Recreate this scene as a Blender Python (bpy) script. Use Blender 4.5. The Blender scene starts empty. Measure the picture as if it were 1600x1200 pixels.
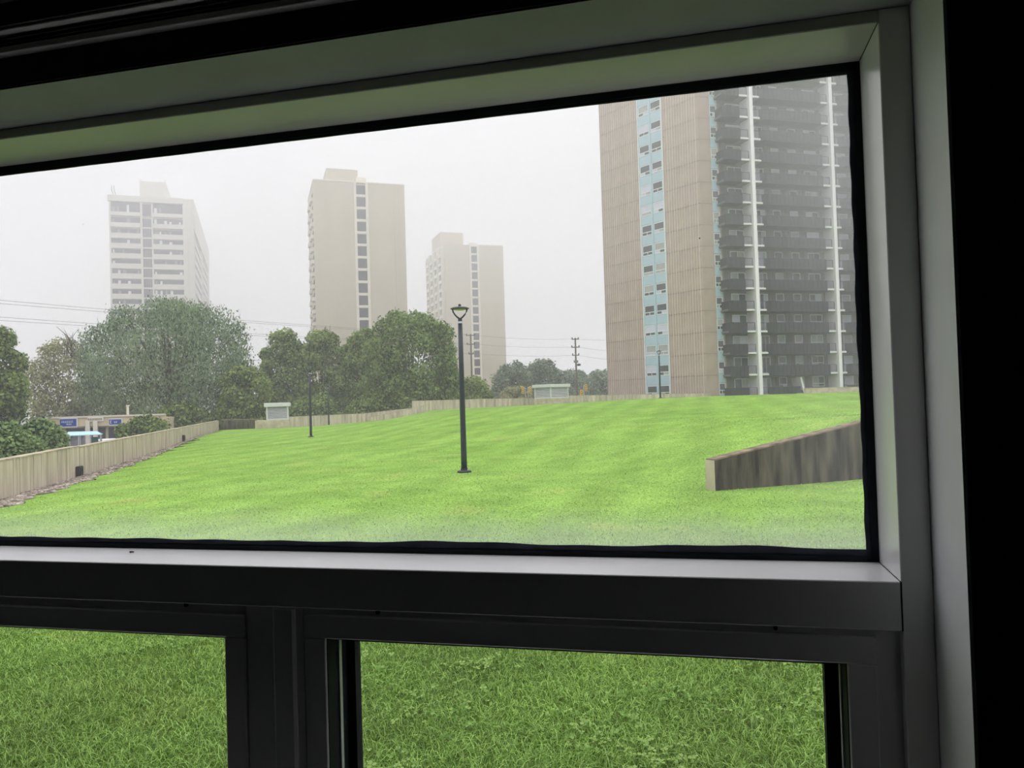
import bpy, math, random
import numpy as np
from mathutils import Vector, Matrix

# ------------------------------------------------------------------ camera, sky, exposure
scene = bpy.context.scene
col = scene.collection
EYE = 1.5                      # eye height over the room floor
F = 1200.0                     # focal length in pixels of the 1600 wide frame
PITCH, ROLL = math.radians(1.25), math.radians(-1.7)
CM = Matrix.Rotation(math.pi / 2 + PITCH, 3, 'X') @ Matrix.Rotation(ROLL, 3, 'Z')
cam_data = bpy.data.cameras.new('camera')
cam = bpy.data.objects.new('camera', cam_data)
col.objects.link(cam)
cam.matrix_world = Matrix.Translation((0, 0, EYE)) @ CM.to_4x4()
cam_data.sensor_width = 36.0
cam_data.lens = 36.0 * F / 1600.0
cam_data.clip_start, cam_data.clip_end = 0.02, 3000
scene.camera = cam

world = bpy.data.worlds.new('overcast_sky')
scene.world = world
world.use_nodes = True
wn, wl = world.node_tree.nodes, world.node_tree.links
wn.clear()
w_out = wn.new('ShaderNodeOutputWorld')
w_bg = wn.new('ShaderNodeBackground')
w_tc = wn.new('ShaderNodeTexCoord')
w_sep = wn.new('ShaderNodeSeparateXYZ')
w_sq = wn.new('ShaderNodeMath'); w_sq.operation = 'MULTIPLY'
w_mr = wn.new('ShaderNodeMapRange')
w_mr.inputs[1].default_value, w_mr.inputs[2].default_value = 0.0, 1.0
w_mr.inputs[3].default_value, w_mr.inputs[4].default_value = 0.89, 2.95    # overcast sky: smoothly brighter overhead
w_bg.inputs['Color'].default_value = (0.985, 0.965, 1.02, 1)
wl.new(w_tc.outputs['Generated'], w_sep.inputs[0])
wl.new(w_sep.outputs['Z'], w_sq.inputs[0]); wl.new(w_sep.outputs['Z'], w_sq.inputs[1])
wl.new(w_sq.outputs[0], w_mr.inputs[0])
wl.new(w_mr.outputs[0], w_bg.inputs['Strength'])
wl.new(w_bg.outputs[0], w_out.inputs['Surface'])

scene.view_settings.view_transform = 'Standard'
scene.view_settings.look = 'None'
scene.view_settings.exposure = 0.0
scene.view_settings.gamma = 1.0
scene.view_settings.use_curve_mapping = False
cy = scene.cycles
cy.use_denoising = True
cy.use_adaptive_sampling = True
cy.adaptive_threshold = 0.02
cy.max_bounces = 5
cy.diffuse_bounces = 3
cy.glossy_bounces = 3
cy.transmission_bounces = 4
cy.transparent_max_bounces = 16
cy.volume_bounces = 2
cy.caustics_reflective = False
cy.caustics_refractive = False

# ------------------------------------------------------------------ helpers
def ray(px, py):
    return CM @ Vector(((px - 800) / F, -(py - 600) / F, -1.0))
def at(px, py, Y):                       # the point at distance Y in front of the camera
    d = ray(px, py)
    p = d * (Y / d.y)
    return Vector((p.x, p.y, p.z + EYE))

class Face:
    """A vertical plane: x runs along it, y runs inwards, z up."""
    def __init__(self, origin, dx, dy):
        l = math.hypot(dx, dy)
        self.o = Vector((origin[0], origin[1], 0)); self.a = Vector((dx / l, dy / l, 0))
        self.n = Vector((-self.a.y, self.a.x, 0)); self.rot = math.atan2(dy, dx)
    def px(self, x, y, off=0.0):
        d = ray(x, y); e = Vector((0, 0, EYE))
        t = ((self.o + self.n * off - e).dot(self.n)) / d.dot(self.n)
        p = e + d * t
        return (p - self.o).dot(self.a), p.z
    def w(self, x, y=0.0, z=0.0):
        return self.o + self.a * x + self.n * y + Vector((0, 0, z))

class MB:
    def __init__(self): self.v = []; self.f = []
    def add(self, vs, fs):
        o = len(self.v); self.v += [tuple(p) for p in vs]; self.f += [tuple(i + o for i in f) for f in fs]; return self
    def box(self, x0, x1, y0, y1, z0, z1):
        return self.add([(x0,y0,z0),(x1,y0,z0),(x1,y1,z0),(x0,y1,z0),(x0,y0,z1),(x1,y0,z1),(x1,y1,z1),(x0,y1,z1)],
                        [(0,3,2,1),(4,5,6,7),(0,1,5,4),(1,2,6,5),(2,3,7,6),(3,0,4,7)])
    def hexa(self, p):                    # eight corners, lower ring then upper ring, counter-clockwise
        return self.add(p, [(0,3,2,1),(4,5,6,7),(0,1,5,4),(1,2,6,5),(2,3,7,6),(3,0,4,7)])
    def bev(self, x0, x1, y0, y1, z0, z1, b):   # box with chamfered edges along all sides
        vs = []; rings = [(z0, b), (z0 + b, 0), (z1 - b, 0), (z1, b)]
        for z, k in rings:
            X0, X1, Y0, Y1 = x0 + k, x1 - k, y0 + k, y1 - k
            vs += [(X0 + b, Y0, z), (X1 - b, Y0, z), (X1, Y0 + b, z), (X1, Y1 - b, z), (X1 - b, Y1, z), (X0 + b, Y1, z), (X0, Y1 - b, z), (X0, Y0 + b, z)]
        fs = [tuple(range(7, -1, -1)), tuple(range(24, 32))]
        for r in range(3):
            for i in range(8):
                j = (i + 1) % 8; fs.append((r*8+i, r*8+j, r*8+8+j, r*8+8+i))
        return self.add(vs, fs)
    def tube(self, pts, rad, n=8, cap=True):
        pts = [Vector(p) for p in pts]; rings = []
        for i, p in enumerate(pts):
            d = (pts[min(i + 1, len(pts) - 1)] - pts[max(i - 1, 0)]).normalized()
            up = Vector((0, 0, 1)) if abs(d.z) < 0.9 else Vector((1, 0, 0))
            s = d.cross(up).normalized(); t = s.cross(d).normalized()
            r = rad[i] if isinstance(rad, (list, tuple)) else rad
            rings.append([p + (s * math.cos(2*math.pi*k/n) + t * math.sin(2*math.pi*k/n)) * r for k in range(n)])
        vs = [q for ring in rings for q in ring]; fs = []
        for i in range(len(pts) - 1):
            for k in range(n):
                fs.append((i*n+k, i*n+(k+1)%n, (i+1)*n+(k+1)%n, (i+1)*n+k))
        if cap:
            fs.append(tuple(range(n - 1, -1, -1))); fs.append(tuple(range((len(pts)-1)*n, len(pts)*n)))
        return self.add(vs, fs)
    def lathe(self, prof, n=20, c=(0, 0)):
        vs = []; fs = []
        for r, z in prof:
            for k in range(n):
                a = 2*math.pi*k/n; vs.append((c[0] + r*math.cos(a), c[1] + r*math.sin(a), z))
        for i in range(len(prof) - 1):
            for k in range(n):
                fs.append((i*n+k, i*n+(k+1)%n, (i+1)*n+(k+1)%n, (i+1)*n+k))
        fs.append(tuple(range(n - 1, -1, -1))); fs.append(tuple(range((len(prof)-1)*n, len(prof)*n)))
        return self.add(vs, fs)
    def mesh(self, name, mat, smooth=False):
        m = bpy.data.meshes.new(name); m.from_pydata(self.v, [], self.f); m.update()
        if mat: m.materials.append(mat)
        if smooth:
            for p in m.polygons: p.use_smooth = True
        return m
    def build(self, name, mat, parent=None, loc=(0, 0, 0), rot=0.0, smooth=False):
        return link(name, self.mesh(name, mat, smooth), parent, loc, rot)

def link(name, mesh, parent=None, loc=(0, 0, 0), rot=0.0):
    o = bpy.data.objects.new(name, mesh); col.objects.link(o)
    o.location = loc; o.rotation_euler = (0, 0, rot)
    if parent: o.parent = parent
    return o
def tag(o, label=None, cat=None, group=None, kind=None):
    if label: o['label'] = label
    if cat: o['category'] = cat
    if group: o['group'] = group
    if kind: o['kind'] = kind
    return o
def empty(name, loc=(0, 0, 0), rot=0.0):
    o = bpy.data.objects.new(name, None); col.objects.link(o)
    o.location = loc; o.rotation_euler = (0, 0, rot); o.empty_display_size = 0.2
    return o
def copy_tree(o, parent=None):
    c = o.copy(); col.objects.link(c); c.parent = parent
    for ch in o.children: copy_tree(ch, c)
    return c
def soup(name, verts, faces_flat, per, mat, parent=None):     # a big mesh out of numpy arrays
    m = bpy.data.meshes.new(name); n = len(faces_flat) // per
    m.vertices.add(len(verts)); m.vertices.foreach_set('co', np.asarray(verts, np.float32).ravel())
    m.loops.add(len(faces_flat)); m.loops.foreach_set('vertex_index', np.asarray(faces_flat, np.int32))
    m.polygons.add(n); m.polygons.foreach_set('loop_start', np.arange(0, n * per, per, dtype=np.int32))
    m.update(calc_edges=True); m.materials.append(mat)
    return link(name, m, parent)

# ------------------------------------------------------------------ materials
def lin(c):
    return tuple(((v/255)/12.92 if v/255 <= .04045 else ((v/255+.055)/1.055)**2.4) for v in c)
MATS = {}
def mat(name, c, rough=0.7, var=0.0, scale=1.0, c2=None, bump=0.0, spec=0.3, stretch=None, metal=0.0, island=0.0, detail=4):
    """Plain procedural surface: base colour broken up by noise in object space."""
    m = bpy.data.materials.new(name); MATS[name] = m; m.use_nodes = True
    n, l = m.node_tree.nodes, m.node_tree.links
    b = n['Principled BSDF']; b.inputs['Roughness'].default_value = rough
    b.inputs['Specular IOR Level'].default_value = spec; b.inputs['Metallic'].default_value = metal
    b.inputs['Base Color'].default_value = (*c, 1)
    if var or c2 or bump:
        tc = n.new('ShaderNodeTexCoord'); mp = n.new('ShaderNodeMapping'); nz = n.new('ShaderNodeTexNoise')
        l.new(tc.outputs['Object'], mp.inputs[0]); l.new(mp.outputs[0], nz.inputs['Vector'])
        mp.inputs['Scale'].default_value = stretch or (1, 1, 1)
        nz.inputs['Scale'].default_value = scale; nz.inputs['Detail'].default_value = detail
        cr = n.new('ShaderNodeValToRGB'); l.new(nz.outputs['Fac'], cr.inputs[0])
        lo = c2 if c2 else tuple(v * (1 - var) for v in c); hi = c if c2 else tuple(min(1, v * (1 + var)) for v in c)
        cr.color_ramp.elements[0].position, cr.color_ramp.elements[1].position = 0.32, 0.68
        cr.color_ramp.elements[0].color, cr.color_ramp.elements[1].color = (*lo, 1), (*hi, 1)
        src = cr.outputs[0]
        if island:
            g = n.new('ShaderNodeNewGeometry'); mr = n.new('ShaderNodeMapRange'); mx = n.new('ShaderNodeMix'); mx.data_type = 'RGBA'; mx.blend_type = 'MULTIPLY'
            mr.inputs[3].default_value, mr.inputs[4].default_value = 1 - island, 1 + island
            l.new(g.outputs['Random Per Island'], mr.inputs[0]); cmb = n.new('ShaderNodeCombineColor')
            for k in range(3): l.new(mr.outputs[0], cmb.inputs[k])
            mx.inputs[0].default_value = 1.0; l.new(src, mx.inputs[6]); l.new(cmb.outputs[0], mx.inputs[7]); src = mx.outputs[2]
        l.new(src, b.inputs['Base Color'])
        if bump:
            bp = n.new('ShaderNodeBump'); bp.inputs['Strength'].default_value = bump; bp.inputs['Distance'].default_value = 0.02
            l.new(nz.outputs['Fac'], bp.inputs['Height']); l.new(bp.outputs[0], b.inputs['Normal'])
    return m

def leaf_mat(name, ca, cb, scale=0.35, trans=0.35, hue=0.7):
    m = bpy.data.materials.new(name); m.use_nodes = True
    n, l = m.node_tree.nodes, m.node_tree.links; n.clear()
    out = n.new('ShaderNodeOutputMaterial'); d = n.new('ShaderNodeBsdfDiffuse'); t = n.new('ShaderNodeBsdfTranslucent'); ms = n.new('ShaderNodeMixShader')
    tc = n.new('ShaderNodeTexCoord'); nz = n.new('ShaderNodeTexNoise'); nz.inputs['Scale'].default_value = scale; nz.inputs['Detail'].default_value = 3
    g = n.new('ShaderNodeNewGeometry'); ad = n.new('ShaderNodeMath'); ad.operation = 'MULTIPLY_ADD'
    l.new(tc.outputs['Object'], nz.inputs['Vector']); l.new(g.outputs['Random Per Island'], ad.inputs[0])
    ad.inputs[1].default_value = hue; l.new(nz.outputs['Fac'], ad.inputs[2])
    cr = n.new('ShaderNodeValToRGB'); l.new(ad.outputs[0], cr.inputs[0])
    cr.color_ramp.elements[0].position, cr.color_ramp.elements[1].position = 0.45, 1.15
    cr.color_ramp.elements[0].color, cr.color_ramp.elements[1].color = (*ca, 1), (*cb, 1)
    l.new(cr.outputs[0], d.inputs[0]); l.new(cr.outputs[0], t.inputs[0])
    ms.inputs[0].default_value = trans; l.new(d.outputs[0], ms.inputs[1]); l.new(t.outputs[0], ms.inputs[2]); l.new(ms.outputs[0], out.inputs[0])
    return m

M_paint = mat('frame_paint', (0.82, 0.82, 0.82), 0.28, 0.03, 6, spec=0.5)
M_paint.node_tree.nodes['Principled BSDF'].inputs['IOR'].default_value = 1.9
M_head = mat('shaded_head_paint', (0.50, 0.50, 0.46), 0.35, 0.06, 6, spec=0.4)  # frame paint in a darker copy, shade under the head put into its colour
M_soffit = mat('shaded_soffit_plaster', (0.36, 0.37, 0.37), 0.8, 0.06, 5)  # reveal plaster darkened so its colour carries the soffit's shade
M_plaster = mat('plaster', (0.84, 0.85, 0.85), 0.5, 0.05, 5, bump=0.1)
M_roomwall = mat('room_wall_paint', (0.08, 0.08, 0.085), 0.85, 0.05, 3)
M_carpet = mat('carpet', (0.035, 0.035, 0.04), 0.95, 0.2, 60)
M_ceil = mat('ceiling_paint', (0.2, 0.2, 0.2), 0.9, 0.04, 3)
M_gasket = mat('black_gasket', (0.012, 0.014, 0.019), 0.7, 0.25, 14, spec=0.15)
M_sealant = mat('glazing_sealant', (0.03, 0.036, 0.05), 0.6, 0.3, 20, spec=0.2)
M_alu = mat('pale_aluminium', (0.55, 0.56, 0.56), 0.4, 0.05, 8, metal=0.3)
M_blind = mat('blind_enamel', (0.8, 0.8, 0.76), 0.5, 0.06, 8)
M_blindrail = mat('blind_rail_dark', (0.1, 0.1, 0.1), 0.6, 0.06, 8)
M_facade = mat('outside_brick', (0.25, 0.2, 0.17), 0.9, 0.15, 3)
M_conc = mat('board_marked_concrete', lin((216, 203, 185)), 0.9, c2=lin((172, 160, 143)), scale=1.3, stretch=(3, 3, 0.35), bump=0.25, island=0.1)
M_concdark = mat('stained_concrete', lin((106, 99, 84)), 0.9, c2=lin((46, 43, 36)), scale=2.6, stretch=(2.2, 2.2, 0.35), bump=0.3)
M_mosstop = mat('mossy_wall_top', lin((150, 134, 112)), 0.95, c2=lin((92, 82, 66)), scale=5, bump=0.4)
M_conclight = mat('pale_concrete', lin((206, 196, 172)), 0.9, c2=lin((176, 166, 142)), scale=2.0, bump=0.2)
M_coping = mat('weathered_wall_top', lin((196, 184, 160)), 0.9, c2=lin((140, 128, 108)), scale=3, bump=0.3)
M_louver = mat('louver_enamel', lin((214, 216, 216)), 0.5, 0.04, 3)
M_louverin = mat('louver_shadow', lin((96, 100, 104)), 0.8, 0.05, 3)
M_lampblk = mat('lamp_post_paint', lin((30, 44, 48)), 0.4, 0.1, 6, spec=0.5)
M_steel = mat('steel_band', (0.6, 0.62, 0.63), 0.3, 0.05, 9, metal=0.9)
M_lens = mat('lamp_lens', (0.35, 0.37, 0.36), 0.3, 0.05, 9)
M_beige = mat('tower_beige', lin((196, 187, 166)), 0.9, 0.05, 0.25, stretch=(1, 1, 0.3))
M_beige2 = mat('tower_beige_trim', lin((222, 216, 200)), 0.9, 0.04, 0.4)
M_white_t = mat('tower_white_concrete', lin((206, 204, 192)), 0.9, 0.05, 0.3, stretch=(1, 1, 0.3))
M_tglass = mat('tower_window_glass', lin((52, 54, 62)), 0.15, 0.25, 0.8, spec=0.5)
M_tglass2 = mat('tower_window_curtain', lin((128, 130, 130)), 0.4, 0.2, 1.2)
M_brick = mat('tan_brick', lin((176, 158, 146)), 0.9, 0.09, 0.6, bump=0.1)
M_rib = mat('pale_brick_rib', lin((212, 198, 186)), 0.9, 0.06, 1)
M_joint = mat('slab_joint', lin((138, 122, 110)), 0.9, 0.08, 1)
M_blue = mat('pale_blue_spandrel', lin((176, 201, 212)), 0.35, 0.06, 0.5, spec=0.5)
M_winwhite = mat('white_window_frame', lin((224, 228, 230)), 0.5, 0.03, 2)
M_gdark = mat('dark_pane', lin((70, 76, 80)), 0.08, 0.3, 0.7, spec=0.6)
M_gcurt = mat('curtained_pane', lin((168, 172, 170)), 0.3, 0.15, 2.5, stretch=(3, 3, 0.4))
M_gsky = mat('painted_sky_pane', lin((206, 208, 222)), 0.2, 0.08, 1)  # sky reflection painted in as a pale base colour
M_fin = mat('white_fin_wall', lin((240, 238, 240)), 0.8, 0.05, 0.6, stretch=(1, 1, 0.4))
M_rail = mat('charcoal_balcony_panel', lin((54, 55, 60)), 0.75, 0.1, 1.2)
M_slab = mat('balcony_slab', lin((112, 112, 112)), 0.9, 0.08, 0.8)
M_clad = mat('grey_ribbed_cladding', lin((132, 130, 128)), 0.85, 0.12, 1.0, stretch=(5, 5, 0.2))
M_white = mat('white_paint', lin((228, 230, 230)), 0.6, 0.03, 2)
M_wood = mat('grey_pole_wood', lin((112, 104, 94)), 0.9, 0.15, 2)
M_wire = mat('power_cable', lin((70, 72, 76)), 0.6, 0.05, 1)
M_yellow = mat('signal_yellow', lin((255, 206, 60)), 0.5, 0.05, 2)
M_black = mat('black_rubber', (0.01, 0.01, 0.011), 0.6, 0.1, 5)
M_shop = mat('shop_fascia', lin((214, 200, 172)), 0.85, 0.06, 0.6)
M_shopdark = mat('shop_glazing', lin((70, 72, 76)), 0.2, 0.2, 1.0)
M_signblue = mat('blue_sign_face', lin((34, 66, 150)), 0.5, 0.05, 1)
M_sheltroof = mat('shelter_roof', lin((176, 214, 222)), 0.4, 0.05, 1)
M_greenad = mat('green_poster', lin((44, 84, 72)), 0.4, 0.25, 2)
M_asphalt = mat('street_ground', lin((120, 124, 112)), 0.95, 0.15, 0.15)
M_bark = mat('bark', lin((84, 74, 64)), 0.95, 0.25, 3, bump=0.4)
M_stone = mat('gravel_stone', lin((184, 172, 158)), 0.9, c2=lin((92, 84, 76)), scale=3, island=0.45)
M_rust = mat('brown_box', lin((70, 66, 62)), 0.8, 0.15, 6)
M_car = mat('tan_car_paint', lin((206, 182, 110)), 0.3, 0.03, 2, spec=0.5)

def lawn_nodes(name, blade):
    """Lawn colour from world position: patches, mown stripes, drier spots. Blades add a tint of their own."""
    m = bpy.data.materials.new(name); m.use_nodes = True
    n, l = m.node_tree.nodes, m.node_tree.links; n.clear()
    out = n.new('ShaderNodeOutputMaterial'); g = n.new('ShaderNodeNewGeometry')
    def noise(s, d=3, vec=None):
        z = n.new('ShaderNodeTexNoise'); z.inputs['Scale'].default_value = s; z.inputs['Detail'].default_value = d
        l.new(vec or g.outputs['Position'], z.inputs['Vector']); return z.outputs['Fac']
    def ramp(src, p0, c0, p1, c1):
        r = n.new('ShaderNodeValToRGB'); r.color_ramp.elements[0].position, r.color_ramp.elements[1].position = p0, p1
        r.color_ramp.elements[0].color, r.color_ramp.elements[1].color = (*c0, 1), (*c1, 1); l.new(src, r.inputs[0]); return r.outputs[0]
    def mix(f, a, b, mode='MIX'):
        x = n.new('ShaderNodeMix'); x.data_type = 'RGBA'; x.blend_type = mode
        if isinstance(f, float): x.inputs[0].default_value = f
        else: l.new(f, x.inputs[0])
        for i, s in ((6, a), (7, b)):
            if isinstance(s, tuple): x.inputs[i].default_value = (*s, 1)
            else: l.new(s, x.inputs[i])
        return x.outputs[2]
    base = ramp(noise(0.22, 4), 0.3, (0.235, 0.415, 0.088), 0.7, (0.31, 0.505, 0.118))
    mp = n.new('ShaderNodeMapping'); mp.inputs['Rotation'].default_value = (0, 0, math.radians(14)); l.new(g.outputs['Position'], mp.inputs[0])
    wv = n.new('ShaderNodeTexWave'); wv.inputs['Scale'].default_value = 0.17; wv.inputs['Distortion'].default_value = 1.2; wv.inputs['Detail'].default_value = 2
    l.new(mp.outputs[0], wv.inputs['Vector'])
    base = mix(1.0, base, ramp(wv.outputs['Fac'], 0.15, (0.94, 0.94, 0.94), 0.85, (1.05, 1.05, 1.05)), 'MULTIPLY')
    base = mix(1.0, base, ramp(noise(1.1, 5), 0.25, (0.78, 0.8, 0.76), 0.75, (1.15, 1.13, 1.1)), 'MULTIPLY')
    dry = ramp(noise(0.55, 3), 0.6, (0, 0, 0), 0.75, (1, 1, 1))
    sp = n.new('ShaderNodeSeparateColor'); l.new(dry, sp.inputs[0])
    mu = n.new('ShaderNodeMath'); mu.operation = 'MULTIPLY'; mu.inputs[1].default_value = 0.5; l.new(sp.outputs[0], mu.inputs[0])
    base = mix(mu.outputs[0], base, (0.40, 0.40, 0.14))
    d = n.new('ShaderNodeBsdfDiffuse')
    if blade:
        tint = ramp(g.outputs['Random Per Island'], 0.0, (0.36, 0.46, 0.24), 1.0, (1.85, 1.72, 1.85))
        colr = mix(1.0, base, tint, 'MULTIPLY')
        t = n.new('ShaderNodeBsdfTranslucent'); ms = n.new('ShaderNodeMixShader'); ms.inputs[0].default_value = 0.2
        l.new(colr, d.inputs[0]); l.new(colr, t.inputs[0]); l.new(d.outputs[0], ms.inputs[1]); l.new(t.outputs[0], ms.inputs[2])
        gl = n.new('ShaderNodeBsdfGlossy'); gl.inputs['Roughness'].default_value = 0.4; mg = n.new('ShaderNodeMixShader'); mg.inputs[0].default_value = 0.035
        l.new(ms.outputs[0], mg.inputs[1]); l.new(gl.outputs[0], mg.inputs[2]); l.new(mg.outputs[0], out.inputs[0])
    else:
        colr = mix(1.0, base, ramp(noise(22, 4), 0.3, (0.5, 0.55, 0.45), 0.7, (1.12, 1.08, 1.05)), 'MULTIPLY')
        # ground darkened towards soil near the viewpoint, standing in for shade between blades
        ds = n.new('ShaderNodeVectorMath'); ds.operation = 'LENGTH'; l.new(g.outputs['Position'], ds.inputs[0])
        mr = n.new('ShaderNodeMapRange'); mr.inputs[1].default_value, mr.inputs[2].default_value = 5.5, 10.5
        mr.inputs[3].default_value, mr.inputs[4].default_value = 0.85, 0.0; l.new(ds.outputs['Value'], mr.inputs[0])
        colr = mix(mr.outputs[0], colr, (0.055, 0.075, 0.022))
        bp = n.new('ShaderNodeBump'); bp.inputs['Strength'].default_value = 0.6; bp.inputs['Distance'].default_value = 0.05
        l.new(noise(9, 5), bp.inputs['Height']); l.new(bp.outputs[0], d.inputs['Normal'])
        l.new(colr, d.inputs[0]); l.new(d.outputs[0], out.inputs[0])
    return m
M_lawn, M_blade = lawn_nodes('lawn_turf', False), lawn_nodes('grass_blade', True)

def glass(name, dirt, edges=None, tint=0.985):
    """Clear pane with a film of dirt that scatters daylight; heavier along the named edges (object space x, z)."""
    m = bpy.data.materials.new(name); m.use_nodes = True
    n, l = m.node_tree.nodes, m.node_tree.links; n.clear()
    out = n.new('ShaderNodeOutputMaterial'); tr = n.new('ShaderNodeBsdfTransparent'); tl = n.new('ShaderNodeBsdfTranslucent'); gl = n.new('ShaderNodeBsdfGlossy')
    tr.inputs[0].default_value = (tint, tint, tint, 1); tl.inputs[0].default_value = (0.87, 0.81, 0.97, 1); gl.inputs['Roughness'].default_value = 0.02
    m1, m2 = n.new('ShaderNodeMixShader'), n.new('ShaderNodeMixShader')
    tc = n.new('ShaderNodeTexCoord'); nz = n.new('ShaderNodeTexNoise'); nz.inputs['Scale'].default_value = 2.4; nz.inputs['Detail'].default_value = 5
    l.new(tc.outputs['Object'], nz.inputs['Vector'])
    def math_(op, a, b):
        x = n.new('ShaderNodeMath'); x.operation = op
        for i, s in ((0, a), (1, b)):
            if isinstance(s, (int, float)): x.inputs[i].default_value = s
            else: l.new(s, x.inputs[i])
        return x.outputs[0]
    def rng(s, a, b, c, d):
        x = n.new('ShaderNodeMapRange'); x.interpolation_type = 'SMOOTHSTEP'
        for i, v in ((1, a), (2, b), (3, c), (4, d)): x.inputs[i].default_value = v
        l.new(s, x.inputs[0]); return x.outputs[0]
    f = rng(nz.outputs['Fac'], 0.3, 0.7, dirt * 0.75, dirt * 1.2)
    if edges:
        sx = n.new('ShaderNodeSeparateXYZ'); l.new(tc.outputs['Object'], sx.inputs[0])
        nz2 = n.new('ShaderNodeTexNoise'); nz2.inputs['Scale'].default_value = 9; l.new(tc.outputs['Object'], nz2.inputs['Vector'])
        wob = math_('MULTIPLY', math_('SUBTRACT', nz2.outputs['Fac'], 0.5), 0.05)
        zz = math_('ADD', sx.outputs['Z'], wob); xx = math_('ADD', sx.outputs['X'], wob)
        bot = rng(zz, edges['z0'], edges['z0'] + 0.075, 0.15, 0.0)
        rgt = rng(xx, edges['x1'] - 0.2, edges['x1'], 0.0, 0.085)
        up = rng(sx.outputs['Z'], 0.1, 0.42, 0.0, 1.0)
        f = math_('ADD', f, math_('ADD', bot, math_('ADD', math_('MULTIPLY', rgt, 0.5), math_('MULTIPLY', math_('MULTIPLY', rgt, up), 1.2))))
    l.new(f, m1.inputs[0]); l.new(tr.outputs[0], m1.inputs[1]); l.new(tl.outputs[0], m1.inputs[2])
    m2.inputs[0].default_value = 0.012; l.new(m1.outputs[0], m2.inputs[1]); l.new(gl.outputs[0], m2.inputs[2]); l.new(m2.outputs[0], out.inputs[0])
    return m
M_balglass = glass('balcony_glass', 0.12)

# ------------------------------------------------------------------ lawn relief
def gp(px, py, Y): p = at(px, py, Y); return (p.x, p.y, p.z)
GROUND = [gp(0, 782, 17), gp(121, 746, 23.4), gp(342, 672, 74), gp(400, 670, 72), gp(514, 665, 74), gp(575, 660.4, 80),
          gp(664, 643, 85), gp(760, 637, 91), gp(835, 633.5, 94), gp(955, 627, 96), gp(1031, 623.3, 64), gp(1110, 622, 91), gp(1200, 619.5, 92),
          gp(1343, 617.5, 87), gp(725, 738, 18.3), gp(486, 683, 43), gp(1118, 767, 13.8), gp(1345, 749, 15.2), gp(800, 640, 55), gp(650, 655, 55),
          (-8, 3, -0.24), (0, 3, -0.22), (6, 3, -0.2), (14, 4, -0.2), (-10, 9, -0.28), (0, 9, -0.23), (8, 9, -0.2), (18, 12, -0.1), (30, 30, 0.6), (40, 60, 1.3), (45, 88, 1.3)]
GP = np.array(GROUND)
def _u(r2): return np.where(r2 > 1e-9, r2 * np.log(r2 + 1e-12), 0.0)
_sc = 30.0
_q = GP[:, :2] / _sc
_K = _u(((_q[:, None] - _q[None]) ** 2).sum(-1)) + np.eye(len(_q)) * 0.002
_P = np.c_[np.ones(len(_q)), _q]
_A = np.block([[_K, _P], [_P.T, np.zeros((3, 3))]])
_wt = np.linalg.solve(_A, np.r_[GP[:, 2], np.zeros(3)])
RW0, RW1 = at(1118, 767, 13.8), at(1345, 749, 15.2)          # foot of the retaining wall
RWD = (RW1 - RW0).to_2d().normalized(); RWN = Vector((-RWD.y, RWD.x))
def ground(x, y):
    x = np.atleast_1d(np.asarray(x, float)); y = np.atleast_1d(np.asarray(y, float))
    q = np.c_[x, y] / _sc
    z = np.empty(len(q))
    for i in range(0, len(q), 50000):
        s = q[i:i+50000]
        z[i:i+50000] = _u(((s[:, None] - _q[None]) ** 2).sum(-1)) @ _wt[:-3] + np.c_[np.ones(len(s)), s] @ _wt[-3:]
    sa = (x - RW0.x) * RWD.x + (y - RW0.y) * RWD.y
    d = (x - RW0.x) * RWN.x + (y - RW0.y) * RWN.y
    rise = np.clip(sa * 0.24, 0, 1.3) * np.clip((d - 0.12) / 0.09, 0, 1) * np.exp(-np.clip(d, 0, None) / 14.0)
    return z + rise
def gz(x, y): return float(ground(x, y)[0])

# the podium lawn: a graded grid bounded by the garden walls
xs = np.unique(np.round(np.r_[np.arange(-12, 14, 0.2), np.arange(3, 10, 0.1), np.arange(-40, -12, 1.0), np.arange(14, 60, 1.0)], 3))
ys = np.unique(np.round(np.r_[np.arange(1.7, 22, 0.2), np.arange(13, 17.6, 0.1), np.arange(22, 40, 0.6), np.arange(40, 100.1, 1.2)], 3))
WLa, WLb = at(0, 782, 17), at(342, 672, 74)                  # foot of the long garden wall
X, Yg = np.meshgrid(xs, ys)
Z = ground(X.ravel(), Yg.ravel())
nx, ny = len(xs), len(ys)
ii, jj = np.meshgrid(np.arange(nx - 1), np.arange(ny - 1))
q0 = (jj * nx + ii).ravel()
cx_, cy_ = xs[:-1][ii.ravel()] + 0.1, ys[:-1][jj.ravel()] + 0.1
wallx = WLa.x + (cy_ - WLa.y) * (WLb.x - WLa.x) / (WLb.y - WLa.y)
def far_y(x):                                                # the lawn ends under the far walls
    k = [(-60, 75), (at(345, 671, 74).x, 75), (at(575, 660, 80).x, 81), (at(644, 643, 88).x, 89), (at(835, 633, 94).x, 95), (at(955, 627, 97).x, 98), (at(1110, 622, 91).x, 93.5), (24.5, 96.2), (60, 106)]
    return np.interp(x, [a for a, _ in k], [b for _, b in k])
keep = (cx_ > wallx - 0.15) & (cy_ < far_y(cx_))
q0 = q0[keep]
quads = np.c_[q0, q0 + 1, q0 + nx + 1, q0 + nx].ravel()
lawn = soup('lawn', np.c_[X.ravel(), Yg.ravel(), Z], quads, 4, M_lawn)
lawn.data.polygons.foreach_set('use_smooth', np.ones(len(lawn.data.polygons), bool))
tag(lawn, 'mown green lawn rising gently beyond the window', kind='structure')
STREET = EYE - 4.4
g = MB().box(-420, 420, 14, 700, STREET - 1, STREET).build('ground', M_asphalt)
tag(g, 'grey street level ground below the garden walls', kind='structure')

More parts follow.
